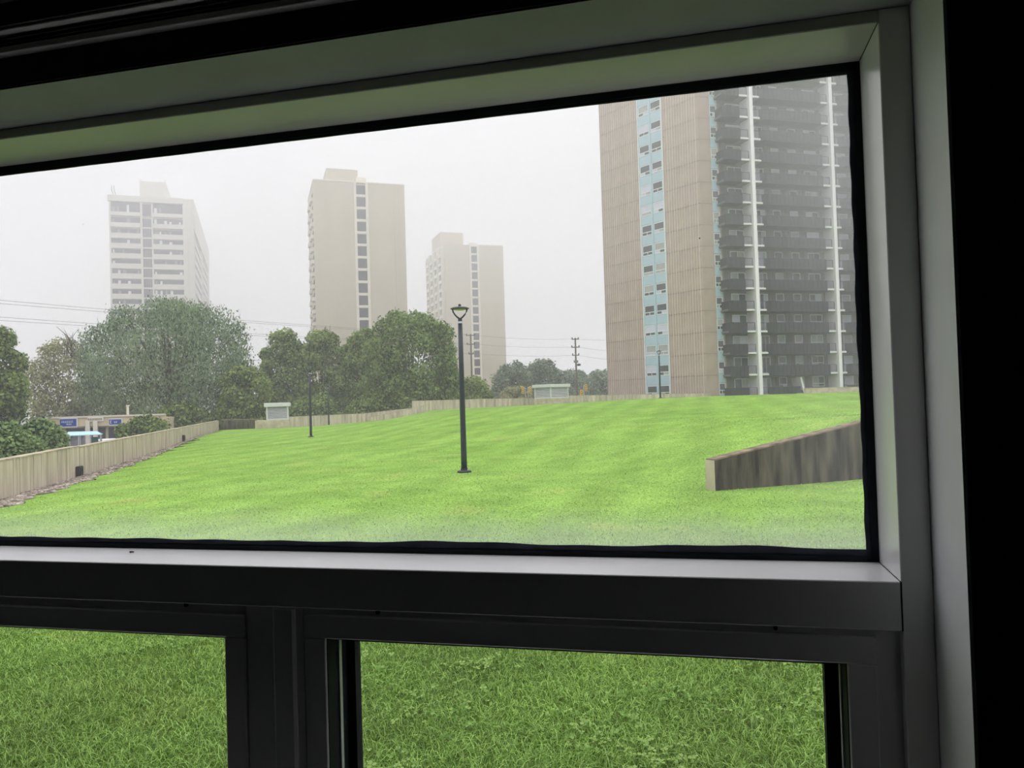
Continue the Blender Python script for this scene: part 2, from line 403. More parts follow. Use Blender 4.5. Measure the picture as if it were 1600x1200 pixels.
# ------------------------------------------------------------------ room and window
WA = math.radians(13.6)
WIN = Face(at(1342, 600, 1.3), math.cos(WA), -math.sin(WA))   # glass plane; y outwards
WLOC = (WIN.o.x, WIN.o.y, EYE)
def wpart(name, mb, m, parent, smooth=False): return mb.build(name, m, parent, smooth=smooth)
def root(name, kind='structure'):
    o = empty(name, WLOC, WIN.rot); o['kind'] = kind; return o
UR, UL, VT, VB = 0.068, -2.62, 0.582, -1.02                    # opening in the wall
WI, WO = -0.30, 0.035                                           # inner and outer wall faces
FL, CE = -EYE, 1.25                                            # floor and ceiling, eye-relative
rt = root('wall_front')
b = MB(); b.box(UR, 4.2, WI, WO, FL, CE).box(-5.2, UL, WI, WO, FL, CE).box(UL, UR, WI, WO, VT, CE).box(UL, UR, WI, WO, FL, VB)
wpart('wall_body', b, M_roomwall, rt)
rl = MB()
rl.box(UR - 0.004, UR, WI + 0.002, WO, VB, VT).box(UL, UL + 0.004, WI + 0.002, WO, VB, VT)
wpart('plaster_reveal', rl, M_plaster, rt)
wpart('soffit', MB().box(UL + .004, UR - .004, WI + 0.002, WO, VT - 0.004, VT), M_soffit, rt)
ob = MB(); ob.box(UR, 8, WO, WO + 0.03, FL - 0.6, CE).box(-9, UL, WO, WO + 0.03, FL - 0.6, CE).box(UL, UR, WO, WO + 0.03, FL - 0.6, VB).box(UL, UR, WO, WO + 0.02, VT + 0.02, CE).box(-9, 8, WI, WO + 0.03, CE + 0.01, 2.2)
wpart('outer_cladding', ob, M_facade, rt)
tag(rt, 'dark inner wall around the window with pale plaster reveals')
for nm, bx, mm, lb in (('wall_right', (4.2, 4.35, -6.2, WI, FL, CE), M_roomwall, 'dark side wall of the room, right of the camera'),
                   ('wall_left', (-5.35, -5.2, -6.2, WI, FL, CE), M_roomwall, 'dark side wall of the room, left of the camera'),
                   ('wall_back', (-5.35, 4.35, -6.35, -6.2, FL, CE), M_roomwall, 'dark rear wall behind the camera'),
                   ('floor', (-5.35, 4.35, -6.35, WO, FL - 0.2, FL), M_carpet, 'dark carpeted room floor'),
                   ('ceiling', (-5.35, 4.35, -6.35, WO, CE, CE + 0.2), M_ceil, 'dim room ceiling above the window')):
    o = MB().box(*bx).build(nm, mm, None, WLOC, WIN.rot); tag(o, lb, kind='structure')

FW = -0.145                                                    # room face of the window frame
GL, GR, GT, GB = -2.5, 0.02, 0.558, -0.288                     # fixed light opening
w1 = root('window_1')
wpart('frame_jamb', MB().bev(GR, UR - 0.004, FW, 0.03, VB + 0.03, VT - 0.004, 0.0015), M_paint, w1)
wpart('frame_jamb', MB().bev(UL + 0.004, GL, FW, 0.03, VB + 0.03, VT - 0.004, 0.0015), M_paint, w1)
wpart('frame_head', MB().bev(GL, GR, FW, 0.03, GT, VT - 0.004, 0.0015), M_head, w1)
wpart('transom', MB().bev(GL, GR, FW, 0.03, -0.361, GB, 0.0015), M_paint, w1)
# gasket: a frame of four strips with a slightly ragged sealant edge
gk = MB(); t = 0.014
gk.box(GL, GR, -0.006, 0.012, GT - t, GT).box(GL, GR, -0.006, 0.012, GB, GB + t * 0.7).box(GR - 0.012, GR, -0.006, 0.012, GB, GT).box(GL, GL + t, -0.006, 0.012, GB, GT)
wpart('gasket', gk, M_gasket, w1)
rs = random.Random(4); se = MB(); N = 130
ex = [GL + (GR - GL) * i / N for i in range(N + 1)]
def ragged(seed, base, amp):
    r = random.Random(seed); ph = [r.uniform(0, 6.28) for _ in range(4)]
    return lambda u: base + amp * max(0, math.sin(u * 3.1 + ph[0]) * math.sin(u * 7.3 + ph[1])) + min(0.0008, amp) * math.sin(u * 41 + ph[2])
fb, ft_, fr = ragged(3, 0.0195, 0.006), ragged(5, 0.0185, 0.0002), ragged(8, 0.0195, 0.0012)
for i in range(N):
    a, c = ex[i], ex[i+1]
    for f_, z_, s_ in ((fb, GB, 1), (ft_, GT, -1)):
        za, zc = z_ + s_ * f_(a), z_ + s_ * f_(c)
        lo, hi = (z_, None) if s_ > 0 else (None, z_)
        if s_ > 0: se.hexa([(a, -.003, z_), (c, -.003, z_), (c, .001, z_), (a, .001, z_), (a, -.003, za), (c, -.003, zc), (c, .001, zc), (a, .001, za)])
        else: se.hexa([(a, -.003, za), (c, -.003, zc), (c, .001, zc), (a, .001, za), (a, -.003, z_), (c, -.003, z_), (c, .001, z_), (a, .001, z_)])
NV = 50
for i in range(NV):
    a, c = GB + (GT - GB) * i / NV, GB + (GT - GB) * (i + 1) / NV
    xa, xc = GR - fr(a * 2), GR - fr(c * 2)
    se.hexa([(xa, -.003, a), (GR, -.003, a), (GR, .001, a), (xa, .001, a), (xc, -.003, c), (GR, -.003, c), (GR, .001, c), (xc, .001, c)])
wpart('sealant', se, M_sealant, w1)
M_glassup = glass('dusty_window_glass', 0.025, dict(z0=GB + 0.022, x1=GR - 0.02))
M_glasslow = glass('clear_window_glass', 0.004, tint=0.93)
wpart('pane', MB().box(GL + 0.005, GR - 0.005, 0.002, 0.008, GB + 0.005, GT - 0.005), M_glassup, w1)
for sx_, sy_, sr_ in ((1093, 372, .0013), (129, 350, .0009), (372, 484, .0009), (1036, 214, .0006), (512, 243, .0008)):
    su_, sz_ = WIN.px(sx_, sy_, 0.0); sz_ -= EYE
    wpart('dirt_speck', MB().tube([(su_, 0.0018, sz_), (su_ + .0003, 0.0010, sz_), (su_ + .0002, 0.0004, sz_ - .0002)], [sr_, sr_ * .8, sr_ * .3], 7), M_sealant, w1)
# mitre seams where the frame linings meet
for (u0, v0, su, sv) in ((GR, GB, -1, 1), (GR, GT, -1, -1)):
    wpart('mitre_seam', MB().tube([(u0 + su*0.0003, FW + 0.002, v0 + sv*0.0003), (u0 + su*0.0003, -0.01, v0 + sv*0.0003)], 0.0006, 4), M_gasket, w1)
wpart('joint_seam', MB().box(GR - 0.0008, GR + 0.0008, FW - 0.0006, FW + 0.004, -0.361, GB), M_gasket, w1)
tag(w1, 'large fixed window light with black gasket and dusty glass')

def casement(name, uL, uR, vB, vT, side_strips, lb):
    """uL..vT: clear opening of the sash on its room face."""
    r = root(name); yo, yi = -0.132, -0.02
    k = 0.042
    for nm, bx in (('sash_rail', (uL - k, uR + k, yo, yi, vT, vT + k)), ('sash_rail', (uL - k, uR + k, yo, yi, vB - k, vB)),
                   ('sash_stile', (uL - k, uL, yo, yi, vB, vT)), ('sash_stile', (uR, uR + k, yo, yi, vB, vT))):
        wpart(nm, MB().bev(*bx, 0.002), M_paint, r)
    gk = MB(); e = 0.022
    gk.box(uL, uR, -0.05, -0.026, vT - e * 1.3, vT).box(uL, uR, -0.05, -0.026, vB, vB + e).box(uL, uL + e * .8, -0.05, -0.026, vB, vT).box(uR - e, uR, -0.05, -0.026, vB, vT)
    # black lining on the inside of the sash
    gk.box(uL, uL + 0.0015, yo + 0.004, -0.026, vB, vT).box(uR - 0.0015, uR, yo + 0.004, -0.026, vB, vT).box(uL, uR, yo + 0.004, -0.026, vT - 0.0015, vT)
    wpart('gasket', gk, M_gasket, r)
    for s in side_strips:
        u = uL if s < 0 else uR
        wpart('glazing_bead', MB().box(*sorted((u - s * 0.0015, u - s * 0.0045)), -0.088, -0.078, vB, vT - 0.004), M_alu, r)
    wpart('pane', MB().box(uL + 0.004, uR - 0.004, -0.041, -0.035, vB + 0.004, vT - 0.004), M_glasslow, r)
    tag(r, lb); return r
casement('window_2', -0.931, -0.057, -0.94, -0.418, (-1, 1), 'wide lower casement looking onto the clover patch in the grass')
casement('window_3', -2.45, -1.137, -0.94, -0.424, (-1,), 'lower casement cut off by the frame edge, grass with dry patches behind')
tr = root('trim_1')
wpart('mullion_post', MB().bev(-1.093, -0.975, -0.128, 0.03, VB + 0.03, -0.361, 0.002), M_paint, tr)
wpart('mullion_bead', MB().bev(-1.032, -0.988, -0.142, -0.129, VB + 0.03, -0.362, 0.004), M_paint, tr)
tag(tr, 'dark mullion between the two lower casements')
tr = root('trim_2')
wpart('head_strip', MB().box(-0.975, GR, -0.125, 0.03, -0.376, -0.3615).box(-2.5, -1.093, -0.125, 0.03, -0.382, -0.3615), M_paint, tr)
for px_, py_ in ((293, 962), (592, 972), (1212, 1001)):
    d = ray(px_, py_); f_ = WIN.px(px_, py_, FW + 0.02)
    c = MB().bev(f_[0] - 0.003, f_[0] + 0.003, FW + 0.013, FW + 0.02, -0.371, -0.3635, 0.001)
    wpart('screen_clip', c, M_gasket, tr)
wpart('side_stop', MB().box(-0.014, GR, -0.125, 0.03, -0.99, -0.376), M_paint, tr)
tag(tr, 'thin dark strips and clips fixed under the transom')
sl = MB().bev(UL, UR, WI - 0.06, 0.02, VB, VB + 0.03, 0.004).build('trim_3', M_paint, None, WLOC, WIN.rot)
tag(sl, 'painted inner window ledge below the casements', kind='structure')

# raised blind above the opening
bl = empty('window_blind', (*WIN.w(-1.2, WI, 0).to_2d(), EYE + 0.6), WIN.rot)
def bpart(name, x0, x1, y0, y1, z0, z1, m, bv=0.001): return MB().bev(x0 + 1.2, x1 + 1.2, y0 - WI, y1 - WI, z0 - 0.6, z1 - 0.6, bv).build(name, m, bl)
bpart('bottom_rail', -2.7, 0.1, -0.3185, -0.3015, 0.632, 0.643, M_blind)
for k in range(2):
    bpart('slat', -2.7, 0.1, -0.321 - 0.003 * k, -0.303, 0.6455 + 0.006 * k, 0.6475 + 0.006 * k, M_blindrail, 0.0005)
bpart('top_slat_rail', -2.7, 0.1, -0.338, -0.303, 0.659, 0.664, M_blind)
bpart('headrail', -2.7, 0.1, -0.342, -0.303, 0.6645, 0.705, M_blindrail)
bpart('valance', -2.72, 0.12, -0.356, -0.346, 0.70, 0.80, M_blindrail)
tag(bl, 'raised blind with thin stacked slats above the window head', 'blind')

# a small dead fly on the white frame sill
fx, fz = WIN.px(203, 862, -0.06)
fly = empty('fly', (*WIN.w(fx, -0.055, 0).to_2d(), EYE + GB), WIN.rot + 0.5)
b = MB()
for i in range(6):
    pass
b.tube([(-0.0042, 0, 0.0018), (-0.0034, 0, 0.0022), (-0.0012, 0, 0.0024), (0.0002, 0, 0.0022), (0.0012, 0, 0.0026), (0.0026, 0, 0.0026), (0.0032, 0, 0.0024), (0.0042, 0, 0.0022), (0.0047, 0, 0.0021)],
       [0.0004, 0.0014, 0.0018, 0.0009, 0.0015, 0.0013, 0.0008, 0.0012, 0.0004], 8).build('body', M_black, fly, smooth=True)
for s in (-1, 1):
    MB().add([(0.001, s*0.0005, 0.0042), (-0.002, s*0.0022, 0.0040), (-0.0055, s*0.002, 0.0034), (-0.0045, s*0.0006, 0.0036),
              (0.001, s*0.0005, 0.0040), (-0.002, s*0.0022, 0.0038), (-0.0055, s*0.002, 0.0032), (-0.0045, s*0.0006, 0.0034)],
             [(0, 1, 2, 3), (7, 6, 5, 4), (0, 4, 5, 1), (1, 5, 6, 2), (2, 6, 7, 3), (3, 7, 4, 0)]).build('wing', M_gasket, fly)
    for k in (-1, 0, 1):
        MB().tube([(0.001 + 0.0012*k, s*0.001, 0.0018), (0.001 + 0.0022*k, s*0.003, 0.0022), (0.001 + 0.003*k, s*0.0045, 0.0002)], 0.0002, 4).build('leg', M_black, fly)
tag(fly, 'tiny black dead fly lying on the white window sill', 'fly')

# ------------------------------------------------------------------ garden walls
def wall_run(name, pts, thick, label, ms, board=0.22, solo=0, cope=True, seed=1, gap=()):
    """pts: (x, y, base z, top z) along the foot. Board-marked front made of single strips of uneven depth."""
    o = Vector((pts[0][0], pts[0][1], pts[0][2])); r = random.Random(seed); root_ = empty(name, o)
    core, rest, cop = MB(), MB(), MB(); n_solo = 0
    for (x0, y0, b0, t0), (x1, y1, b1, t1) in zip(pts[:-1], pts[1:]):
        a = Vector((x0, y0, 0)) - Vector((o.x, o.y, 0)); c = Vector((x1, y1, 0)) - Vector((o.x, o.y, 0))
        L = (c - a).length; d = (c - a) / L; n = Vector((d.y, -d.x, 0))
        if n.dot(Vector((x0, y0, 0))) > 0: n = -n                  # towards the camera side
        def P(s, off, z): q = a + d * s + n * off; return (q.x, q.y, z - o.z)
        B = lambda s: b0 + (b1 - b0) * s / L - 0.5
        T = lambda s: t0 + (t1 - t0) * s / L
        def slab(mb, s0, s1, f0, f1, za0, za1, zb0, zb1):
            mb.hexa([P(s0, f1, za0), P(s1, f1, za1), P(s1, f0, za1), P(s0, f0, za0), P(s0, f1, zb0), P(s1, f1, zb1), P(s1, f0, zb1), P(s0, f0, zb0)])
        slab(core, 0, L, -thick, -0.02, B(0), B(L), T(0) - 0.03, T(L) - 0.03)
        s = 0.0
        while s < L - 1e-4:
            e = min(L, s + board * r.uniform(0.75, 1.3))
            if L - e < board * 0.4: e = L
            f = r.uniform(-0.004, 0.014)
            mb = MB() if n_solo < solo else rest
            slab(mb, s + 0.004, e - 0.004, -0.02, f, B(s), B(e), T(s) - 0.03, T(e) - 0.03)
            if n_solo < solo: mb.build('board_strip', ms[0], root_)
            n_solo += 1; s = e
        if cope:
            m = max(1, int(L / 2.5))
            for i in range(m):
                sa, sb = L * i / m, L * (i + 1) / m
                slab(cop, sa, sb, -thick - 0.01, 0.016, T(sa) - 0.03, T(sb) - 0.03, T(sa) + r.uniform(-.006, .006), T(sb) + r.uniform(-.006, .006))
    core.build('wall_core', ms[0], root_)
    if rest.v: tag(rest.build('board_marking', ms[0], root_), kind='stuff')
    if cope: cop.build('wall_top', ms[1], root_)
    tag(root_, label, 'wall'); return root_
def wp(px, pyb, pyt, Y):
    p = at(px, pyb, Y); q = at(px, pyt, Y); return (p.x, p.y, p.z, q.z)
CW = (M_conc, M_coping)
wa, wb = wp(0, 780, 719, 17), wp(342, 672, 657, 74)
dirx, diry = (wb[0] - wa[0]) / (wb[1] - wa[1]), 1
def on_left(Y):
    s = (Y - wa[1]) / (wb[1] - wa[1]); return tuple(wa[i] + s * (wb[i] - wa[i]) for i in range(4))
YJ = 23.6
wall_run('concrete_wall', [on_left(9), on_left(YJ)], 0.25, 'near board-marked concrete garden wall ending at the dark drain box', CW, solo=90, seed=2)
wl2 = [on_left(YJ + 0.02), wb]
wl2[0] = (*wl2[0][:3], wl2[0][3] - 0.03)
wall_run('concrete_wall', wl2, 0.25, 'long concrete garden wall running from the drain box to the far corner', CW, solo=60, seed=3)
far = [wp(345, 671, 656, 74.2), wp(402, 670, 655, 75)]
wall_run('concrete_wall', far, 0.3, 'short dark concrete wall between the corner and the small white vent', (M_concdark, M_coping), board=0.3, seed=4)
wall_run('concrete_wall', [wp(450, 667.5, 651, 76), wp(466, 667, 650.5, 76.2), wp(575, 660.5, 645.5, 81), wp(648, 653, 637, 86.5)], 0.3, 'level concrete wall behind the two distant lamp posts', CW, board=0.35, seed=5)
wall_run('concrete_wall', [wp(577, 661, 651.8, 79.5), wp(664, 643.5, 634, 83.5)], 0.25, 'ramped concrete wall climbing the lawn edge', CW, board=0.35, seed=6)
wall_run('concrete_wall', [wp(644, 645, 626, 87.5), wp(666, 643.5, 625.6, 87), wp(760, 637.5, 622.8, 91), wp(834, 634, 621.8, 94)], 0.3, 'pale concrete wall between the ramp and the louvred vent house', CW, board=0.4, seed=7)
wall_run('concrete_wall', [wp(888, 631, 618, 95), wp(955, 627.5, 616.8, 95.5), wp(1110, 622.5, 613.8, 91.5)], 0.3, 'low pale concrete wall at the foot of the brick tower', CW, board=0.5, seed=8)
wall_run('concrete_wall', [wp(1259, 618.5, 606.4, 90), wp(1300, 618, 605, 90.5), wp(1400, 617, 603, 92)], 0.4, 'low cream wall below the tower balconies', (M_conclight, M_coping), board=3.0, seed=9)
wall_run('concrete_step', [wp(1249, 619, 614, 89.5), wp(1261, 619, 614, 89.7)], 0.5, 'small grey concrete step at the end of the cream wall', (M_conclight, M_coping), board=3.0, seed=9)
# retaining wall with a sloping top, its near end cut square
rw = empty('retaining_wall', (RW0.x, RW0.y, RW0.z))
th = 0.25
tops = [(0.0, at(1127, 717, 13.85).z), (3.55, at(1345, 660, 15.2).z)]
sl_ = (tops[1][1] - tops[0][1]) / (tops[1][0] - tops[0][0])
def RP(s, off, z): return (RWD.x * s + RWN.x * off, RWD.y * s + RWN.y * off, z - RW0.z)
r = random.Random(12); s = 0.0; k = 0
body = MB(); cop = MB()
while s < 10:
    e = s + r.uniform(0.25, 0.5); f = -r.uniform(0, 0.012)
    za, zb = tops[0][1] + sl_ * s, tops[0][1] + sl_ * e
    if s == 0: f = 0
    MB().hexa([RP(s, f, RW0.z - .6), RP(e - .003, f, RW0.z - .6), RP(e - .003, 0.06, RW0.z - .6), RP(s, 0.06, RW0.z - .6), RP(s, f, za - .025), RP(e - .003, f, zb - .025), RP(e - .003, 0.06, zb - .025), RP(s, 0.06, za - .025)]).build('board_strip', M_concdark, rw)
    s = e
zE = tops[0][1] + sl_ * s
body.hexa([RP(0.012, 0.06, RW0.z - .6), RP(s, 0.06, RW0.z - .6), RP(s, th, RW0.z - .6), RP(0.012, th, RW0.z - .6), RP(0.012, 0.06, tops[0][1] - .025), RP(s, 0.06, zE - .025), RP(s, th, zE - .025), RP(0.012, th, tops[0][1] - .025)]).build('wall_core', M_concdark, rw)
m_ = 14
for i in range(m_):
    sa, sb = s * i / m_, s * (i + 1) / m_; za, zb = tops[0][1] + sl_ * sa, tops[0][1] + sl_ * sb
    cop.hexa([RP(sa, -.004, za - .025), RP(sb, -.004, zb - .025), RP(sb, th, zb - .025), RP(sa, th, za - .025), RP(sa, 0.004, za + r.uniform(-.004, .004)), RP(sb, 0.004, zb), RP(sb, th - .01, zb), RP(sa, th - .01, za)])
cop.build('wall_top', M_mosstop, rw)
MB().hexa([RP(-.012, 0, RW0.z - .6), RP(.011, 0, RW0.z - .6), RP(.011, th, RW0.z - .6), RP(-.012, th, RW0.z - .6), RP(-.012, 0.002, tops[0][1] - .02), RP(.011, 0.002, tops[0][1] - .022), RP(.011, th, tops[0][1] - .022), RP(-.012, th, tops[0][1] - .02)]).build('lit_end_face', M_conclight, rw)  # paler concrete than the front: light on the wall end put into its colour
tag(rw, 'dark stained retaining wall with sloping top in the lawn', 'wall')

# drain box and small iron stub on the garden wall
def wall_box(name, Y, w, h, z0, m, label, cat):
    p = on_left(Y); d = Vector((wb[0] - wa[0], wb[1] - wa[1])).normalized(); rz = math.atan2(d.y, d.x)
    e = empty(name, (p[0], p[1], p[2] + z0), rz)
    MB().bev(-w/2, w/2, -0.13, -0.012, 0, h, 0.01).build('box_body', m, e)
    MB().bev(-w/2 + 0.02, w/2 - 0.02, -0.14, -0.13, 0.02, h - 0.02, 0.004).build('cover', m, e)
    for k in range(3):
        MB().box(-w/2 + 0.04, w/2 - 0.04, -0.146, -0.14, h * (0.3 + 0.2*k) - 0.01, h * (0.3 + 0.2*k) + 0.01).build('slot', M_gasket, e)
    tag(e, label, cat)
wall_box('drain_box', YJ - 0.3, 0.42, 0.28, -0.02, M_rust, 'dark square drain box at the foot of the garden wall', 'drain box')
wall_box('drain_box', 47.5, 0.5, 0.4, 0.0, M_rust, 'tiny brown box low on the far stretch of garden wall', 'drain box')

# gravel strip along the wall foot
rg = np.random.default_rng(5)
NS = 8000
Ysm = 12 + 45 * rg.random(NS) ** 2.0
base = np.array([on_left(v)[:2] for v in Ysm]); wdir = np.array([wb[0] - wa[0], wb[1] - wa[1]]); wdir /= np.linalg.norm(wdir); wnr = np.array([wdir[1], -wdir[0]])
off = 0.03 + rg.random(NS) ** 0.8 * (0.62 + 0.1 * np.sin(Ysm * 2.1) + 0.1 * np.sin(Ysm * 5.3)) * np.clip((60 - Ysm) / 35, 0.35, 1)
pos = base + wnr[None] * off[:, None]
pz = ground(pos[:, 0], pos[:, 1])
phi = (1 + 5 ** .5) / 2
ico = np.array([(-1,phi,0),(1,phi,0),(-1,-phi,0),(1,-phi,0),(0,-1,phi),(0,1,phi),(0,-1,-phi),(0,1,-phi),(phi,0,-1),(phi,0,1),(-phi,0,-1),(-phi,0,1)]) / 1.9
icof = np.array([(0,11,5),(0,5,1),(0,1,7),(0,7,10),(0,10,11),(1,5,9),(5,11,4),(11,10,2),(10,7,6),(7,1,8),(3,9,4),(3,4,2),(3,2,6),(3,6,8),(3,8,9),(4,9,5),(2,4,11),(6,2,10),(8,6,7),(9,8,1)])
sz = rg.uniform(0.02, 0.055, NS)
sv = ico[None] * (sz[:, None] * (0.75 + 0.5 * rg.random((NS, 1))))[:, :, None] * np.array([1.25, 1, 0.75])[None, None] * (0.8 + 0.4 * rg.random((NS, 12, 1)))
ang = rg.random(NS) * 6.28; ca, sa_ = np.cos(ang)[:, None], np.sin(ang)[:, None]
sv = np.stack([sv[..., 0]*ca - sv[..., 1]*sa_, sv[..., 0]*sa_ + sv[..., 1]*ca, sv[..., 2]], -1) + np.c_[pos, pz + 0.012][:, None]
gv = soup('gravel', sv.reshape(-1, 3), (icof[None] + 12 * np.arange(NS)[:, None, None]).ravel(), 3, M_stone)
tag(gv, 'brown and grey gravel strewn along the garden wall foot', 'gravel', kind='stuff')

# ------------------------------------------------------------------ vents
def louvre_house(name, c, rot, w, d, base_h, body_h, gable, label, basew=None, n=8):
    e = empty(name, c, rot); bw = basew or (w * .5, w * .5)
    MB().bev(-bw[0], bw[1], -d/2, d/2, -0.4, base_h, 0.01).build('plinth', M_conclight, e)
    z0, z1 = base_h, base_h + body_h; a, bb = w/2 - 0.12, d/2 - 0.12
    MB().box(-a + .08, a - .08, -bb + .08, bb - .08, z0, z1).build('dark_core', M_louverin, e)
    for x in (-a, a):
        for y in (-bb, bb):
            MB().box(x - .06, x + .06, y - .06, y + .06, z0, z1).build('corner_post', M_louver, e)
    MB().box(-a, a, -bb - .05, bb + .05, z0, z0 + .08).box(-a - .05, a + .05, -bb, bb, z0, z0 + .08).build('bottom_rail', M_louver, e)
    sh = body_h / (n + 0.5)
    front = MB().hexa([(-a, -bb - .05, 0), (a, -bb - .05, 0), (a, -bb - .03, 0), (-a, -bb - .03, 0), (-a, -bb + .03, sh * .62), (a, -bb + .03, sh * .62), (a, -bb + .05, sh * .62), (-a, -bb + .05, sh * .62)]).mesh('louver_slat', M_louver)
    left = MB().hexa([(-a - .05, bb, 0), (-a - .05, -bb, 0), (-a - .03, -bb, 0), (-a - .03, bb, 0), (-a + .03, bb, sh * .62), (-a + .03, -bb, sh * .62), (-a + .05, -bb, sh * .62), (-a + .05, bb, sh * .62)]).mesh('louver_slat', M_louver)
    right = MB().hexa([(a + .03, bb, 0), (a + .03, -bb, 0), (a + .05, -bb, 0), (a + .05, bb, 0), (a - .05, bb, sh * .62), (a - .05, -bb, sh * .62), (a - .03, -bb, sh * .62), (a - .03, bb, sh * .62)]).mesh('louver_slat', M_louver)
    for k in range(n):
        for ms in (front, left, right): link('louver_slat', ms, e, (0, 0, z0 + 0.1 + k * sh))
    zr = z1
    W2, D2 = w/2 + .12, d/2 + .12
    if gable:
        MB().add([(-W2, -D2, zr), (W2, -D2, zr), (W2, D2, zr), (-W2, D2, zr), (-W2, -D2, zr + .22), (W2, -D2, zr + .22), (W2, D2, zr + .22), (-W2, D2, zr + .22), (0, -D2, zr + .42), (0, D2, zr + .42)],
                 [(0, 3, 2, 1), (0, 1, 5, 8, 4), (2, 3, 7, 9, 6), (1, 2, 6, 5), (3, 0, 4, 7), (4, 8, 9, 7), (8, 5, 6, 9)]).build('roof', M_louver, e)
    else:
        MB().bev(-W2, W2, -D2, D2, zr, zr + .36, .02).build('roof', M_louver, e)
    tag(e, label, 'vent'); return e
p = at(434.5, 669, 71)
louvre_house('ventilation_shaft', (p.x, p.y, p.z), 0.25, 2.05, 1.9, 0.78, 1.2, False, 'small white louvred vent on a wide concrete base', basew=(1.95, 1.05), n=9)
p = at(863, 634, 90)
e2 = louvre_house('ventilation_shaft', (p.x, p.y + 1.2, p.z), -0.88, 3.0, 3.0, 0.86, 1.3, False, 'wide louvred vent house with overhanging roof before the distant trees', n=7)

# ------------------------------------------------------------------ lamp posts
def lamp(px, pyb, pyt, Y, label, rz=0.0, proto=None):
    p = at(px, pyb, Y)
    if proto:
        e = copy_tree(proto); e.location = (p.x, p.y, gz(p.x, p.y)); e.rotation_euler = (0, 0, rz); e['label'] = label; return e
    h = at(px, pyt, Y).z - p.z; e = empty('lamp_post', (p.x, p.y, gz(p.x, p.y)), rz)
    MB().lathe([(.17, -.06), (.17, .03), (.15, .05), (.09, .055), (.085, .10)], 16).build('base_plate', M_lampblk, e)
    for k in range(4):
        a = math.pi/4 + k*math.pi/2; MB().lathe([(.014, .05), (.014, .075), (.006, .08)], 6, (.125*math.cos(a), .125*math.sin(a))).build('anchor_bolt', M_steel, e)
    zt = h - 0.46
    MB().lathe([(.072, .05), (.070, .4), (.060, zt * .7), (.052, zt)], 16).build('pole', M_lampblk, e, smooth=True)
    MB().lathe([(.056, zt), (.056, zt + .045)], 16).build('steel_band', M_steel, e)
    hd = MB().lathe([(.05, zt + .045), (.048, zt + .12), (.02, zt + .13)], 14).build('collar', M_lampblk, e)
    for s in (-1, 1):
        MB().tube([(s * .012, 0, zt + .11), (s * .07, 0, zt + .155), (s * .125, 0, zt + .215), (s * .16, 0, zt + .28), (s * .172, 0, zt + .34)], [.024, .02, .018, .018, .018], 8).build('yoke_arm', M_lampblk, e, smooth=True)
    lm = MB().lathe([(.07, zt + .325), (.16, zt + .335), (.225, zt + .345), (.225, zt + .36), (.17, zt + .385), (.06, zt + .40), (.045, zt + .405)], 24).build('lamp_head', M_lampblk, e)
    MB().lathe([(.11, zt + .318), (.12, zt + .33)], 20).build('lens', M_lens, lm)
    MB().lathe([(.034, zt + .40), (.034, zt + .44), (.026, zt + .46)], 12).build('sensor_cap', M_lampblk, lm)
    tag(e, label, 'lamp post', 'black lamp posts on the lawn'); return e
lp = lamp(725.5, 738, 475, 18.3, 'nearest black lamp post with open yoke head standing in mid lawn')
lamp(486, 683, 572, 43, 'black lamp post just right of the small white vent', 0.4, lp)
lamp(514, 665.5, 607, 73.4, 'faint lamp post against dark trees beside the level far wall', 1.1, lp)
lamp(1032, 623.3, 548, 64, 'distant lamp post before the blue window strip of the brick tower', 0.3, lp)

# ------------------------------------------------------------------ window units on the towers
def win_unit(w, h, mats, low=0.0, lowsplit=2, fr=0.10, split=1, frame=M_winwhite):
    """Meshes of a window: frame and its panes, centred on x, sill at z=0, in front of y=0."""
    fm = MB().box(-w/2, w/2, -.06, .02, 0, fr).box(-w/2, w/2, -.06, .02, h - fr, h).box(-w/2, -w/2 + fr, -.06, .02, fr, h - fr).box(w/2 - fr, w/2, -.06, .02, fr, h - fr)
    panes = []; z0 = fr
    def cells(za, zb, n):
        cw = (w - 2*fr) / n
        for i in range(n):
            xa = -w/2 + fr + cw * i
            if i: fm.box(xa - fr*.35, xa + fr*.35, -.055, .02, za, zb)
            panes.append((xa, xa + cw, za, zb))
    if low:
        cells(fr, low, lowsplit); fm.box(-w/2 + fr, w/2 - fr, -.06, .02, low, low + fr); z0 = low + fr
    cells(z0, h - fr, split)
    fmesh = fm.mesh('window', frame); pm = {}
    for m in mats:
        pm[m.name] = [MB().box(a, b_, -.02, .0, c, d).mesh('pane', m) for a, b_, c, d in panes]
    return fmesh, pm, len(panes)
def put_window(unit, root_, loc, rot, r, mats, weights, sub=True):
    w = link('window', unit[0], root_, loc, rot)
    for i in range(unit[2]):
        m = r.choices(mats, weights)[0]; link('pane', unit[1][m.name][i], w)
    return w

# ------------------------------------------------------------------ brick tower
C0 = at(1105, 617, 95.0)
FA_ = Face((C0.x - .616 * 17.2, C0.y + .788 * 17.2), .616, -.788)     # brick end, runs from far edge to the corner
FB_ = Face((C0.x, C0.y), .961, .276)                                   # balcony side
LA, NF, FH = 17.2, 18, 2.68
Z0 = EYE - 0.25                                                        # ground floor slab
TW = empty('apartment_tower', (C0.x, C0.y, Z0 - 1.0))
def trel(F_, x, y, z): q = F_.w(x, y, z); return (q.x - C0.x, q.y - C0.y, q.z - (Z0 - 1.0))
rt_ = random.Random(21)
ZT = Z0 + NF * FH
def quad_core(name, F_, x0, x1, y0, y1, z0, z1, m):
    return MB().box(x0, x1, y0, y1, z0, z1).build(name, m, TW, trel(F_, 0, 0, 0), F_.rot)
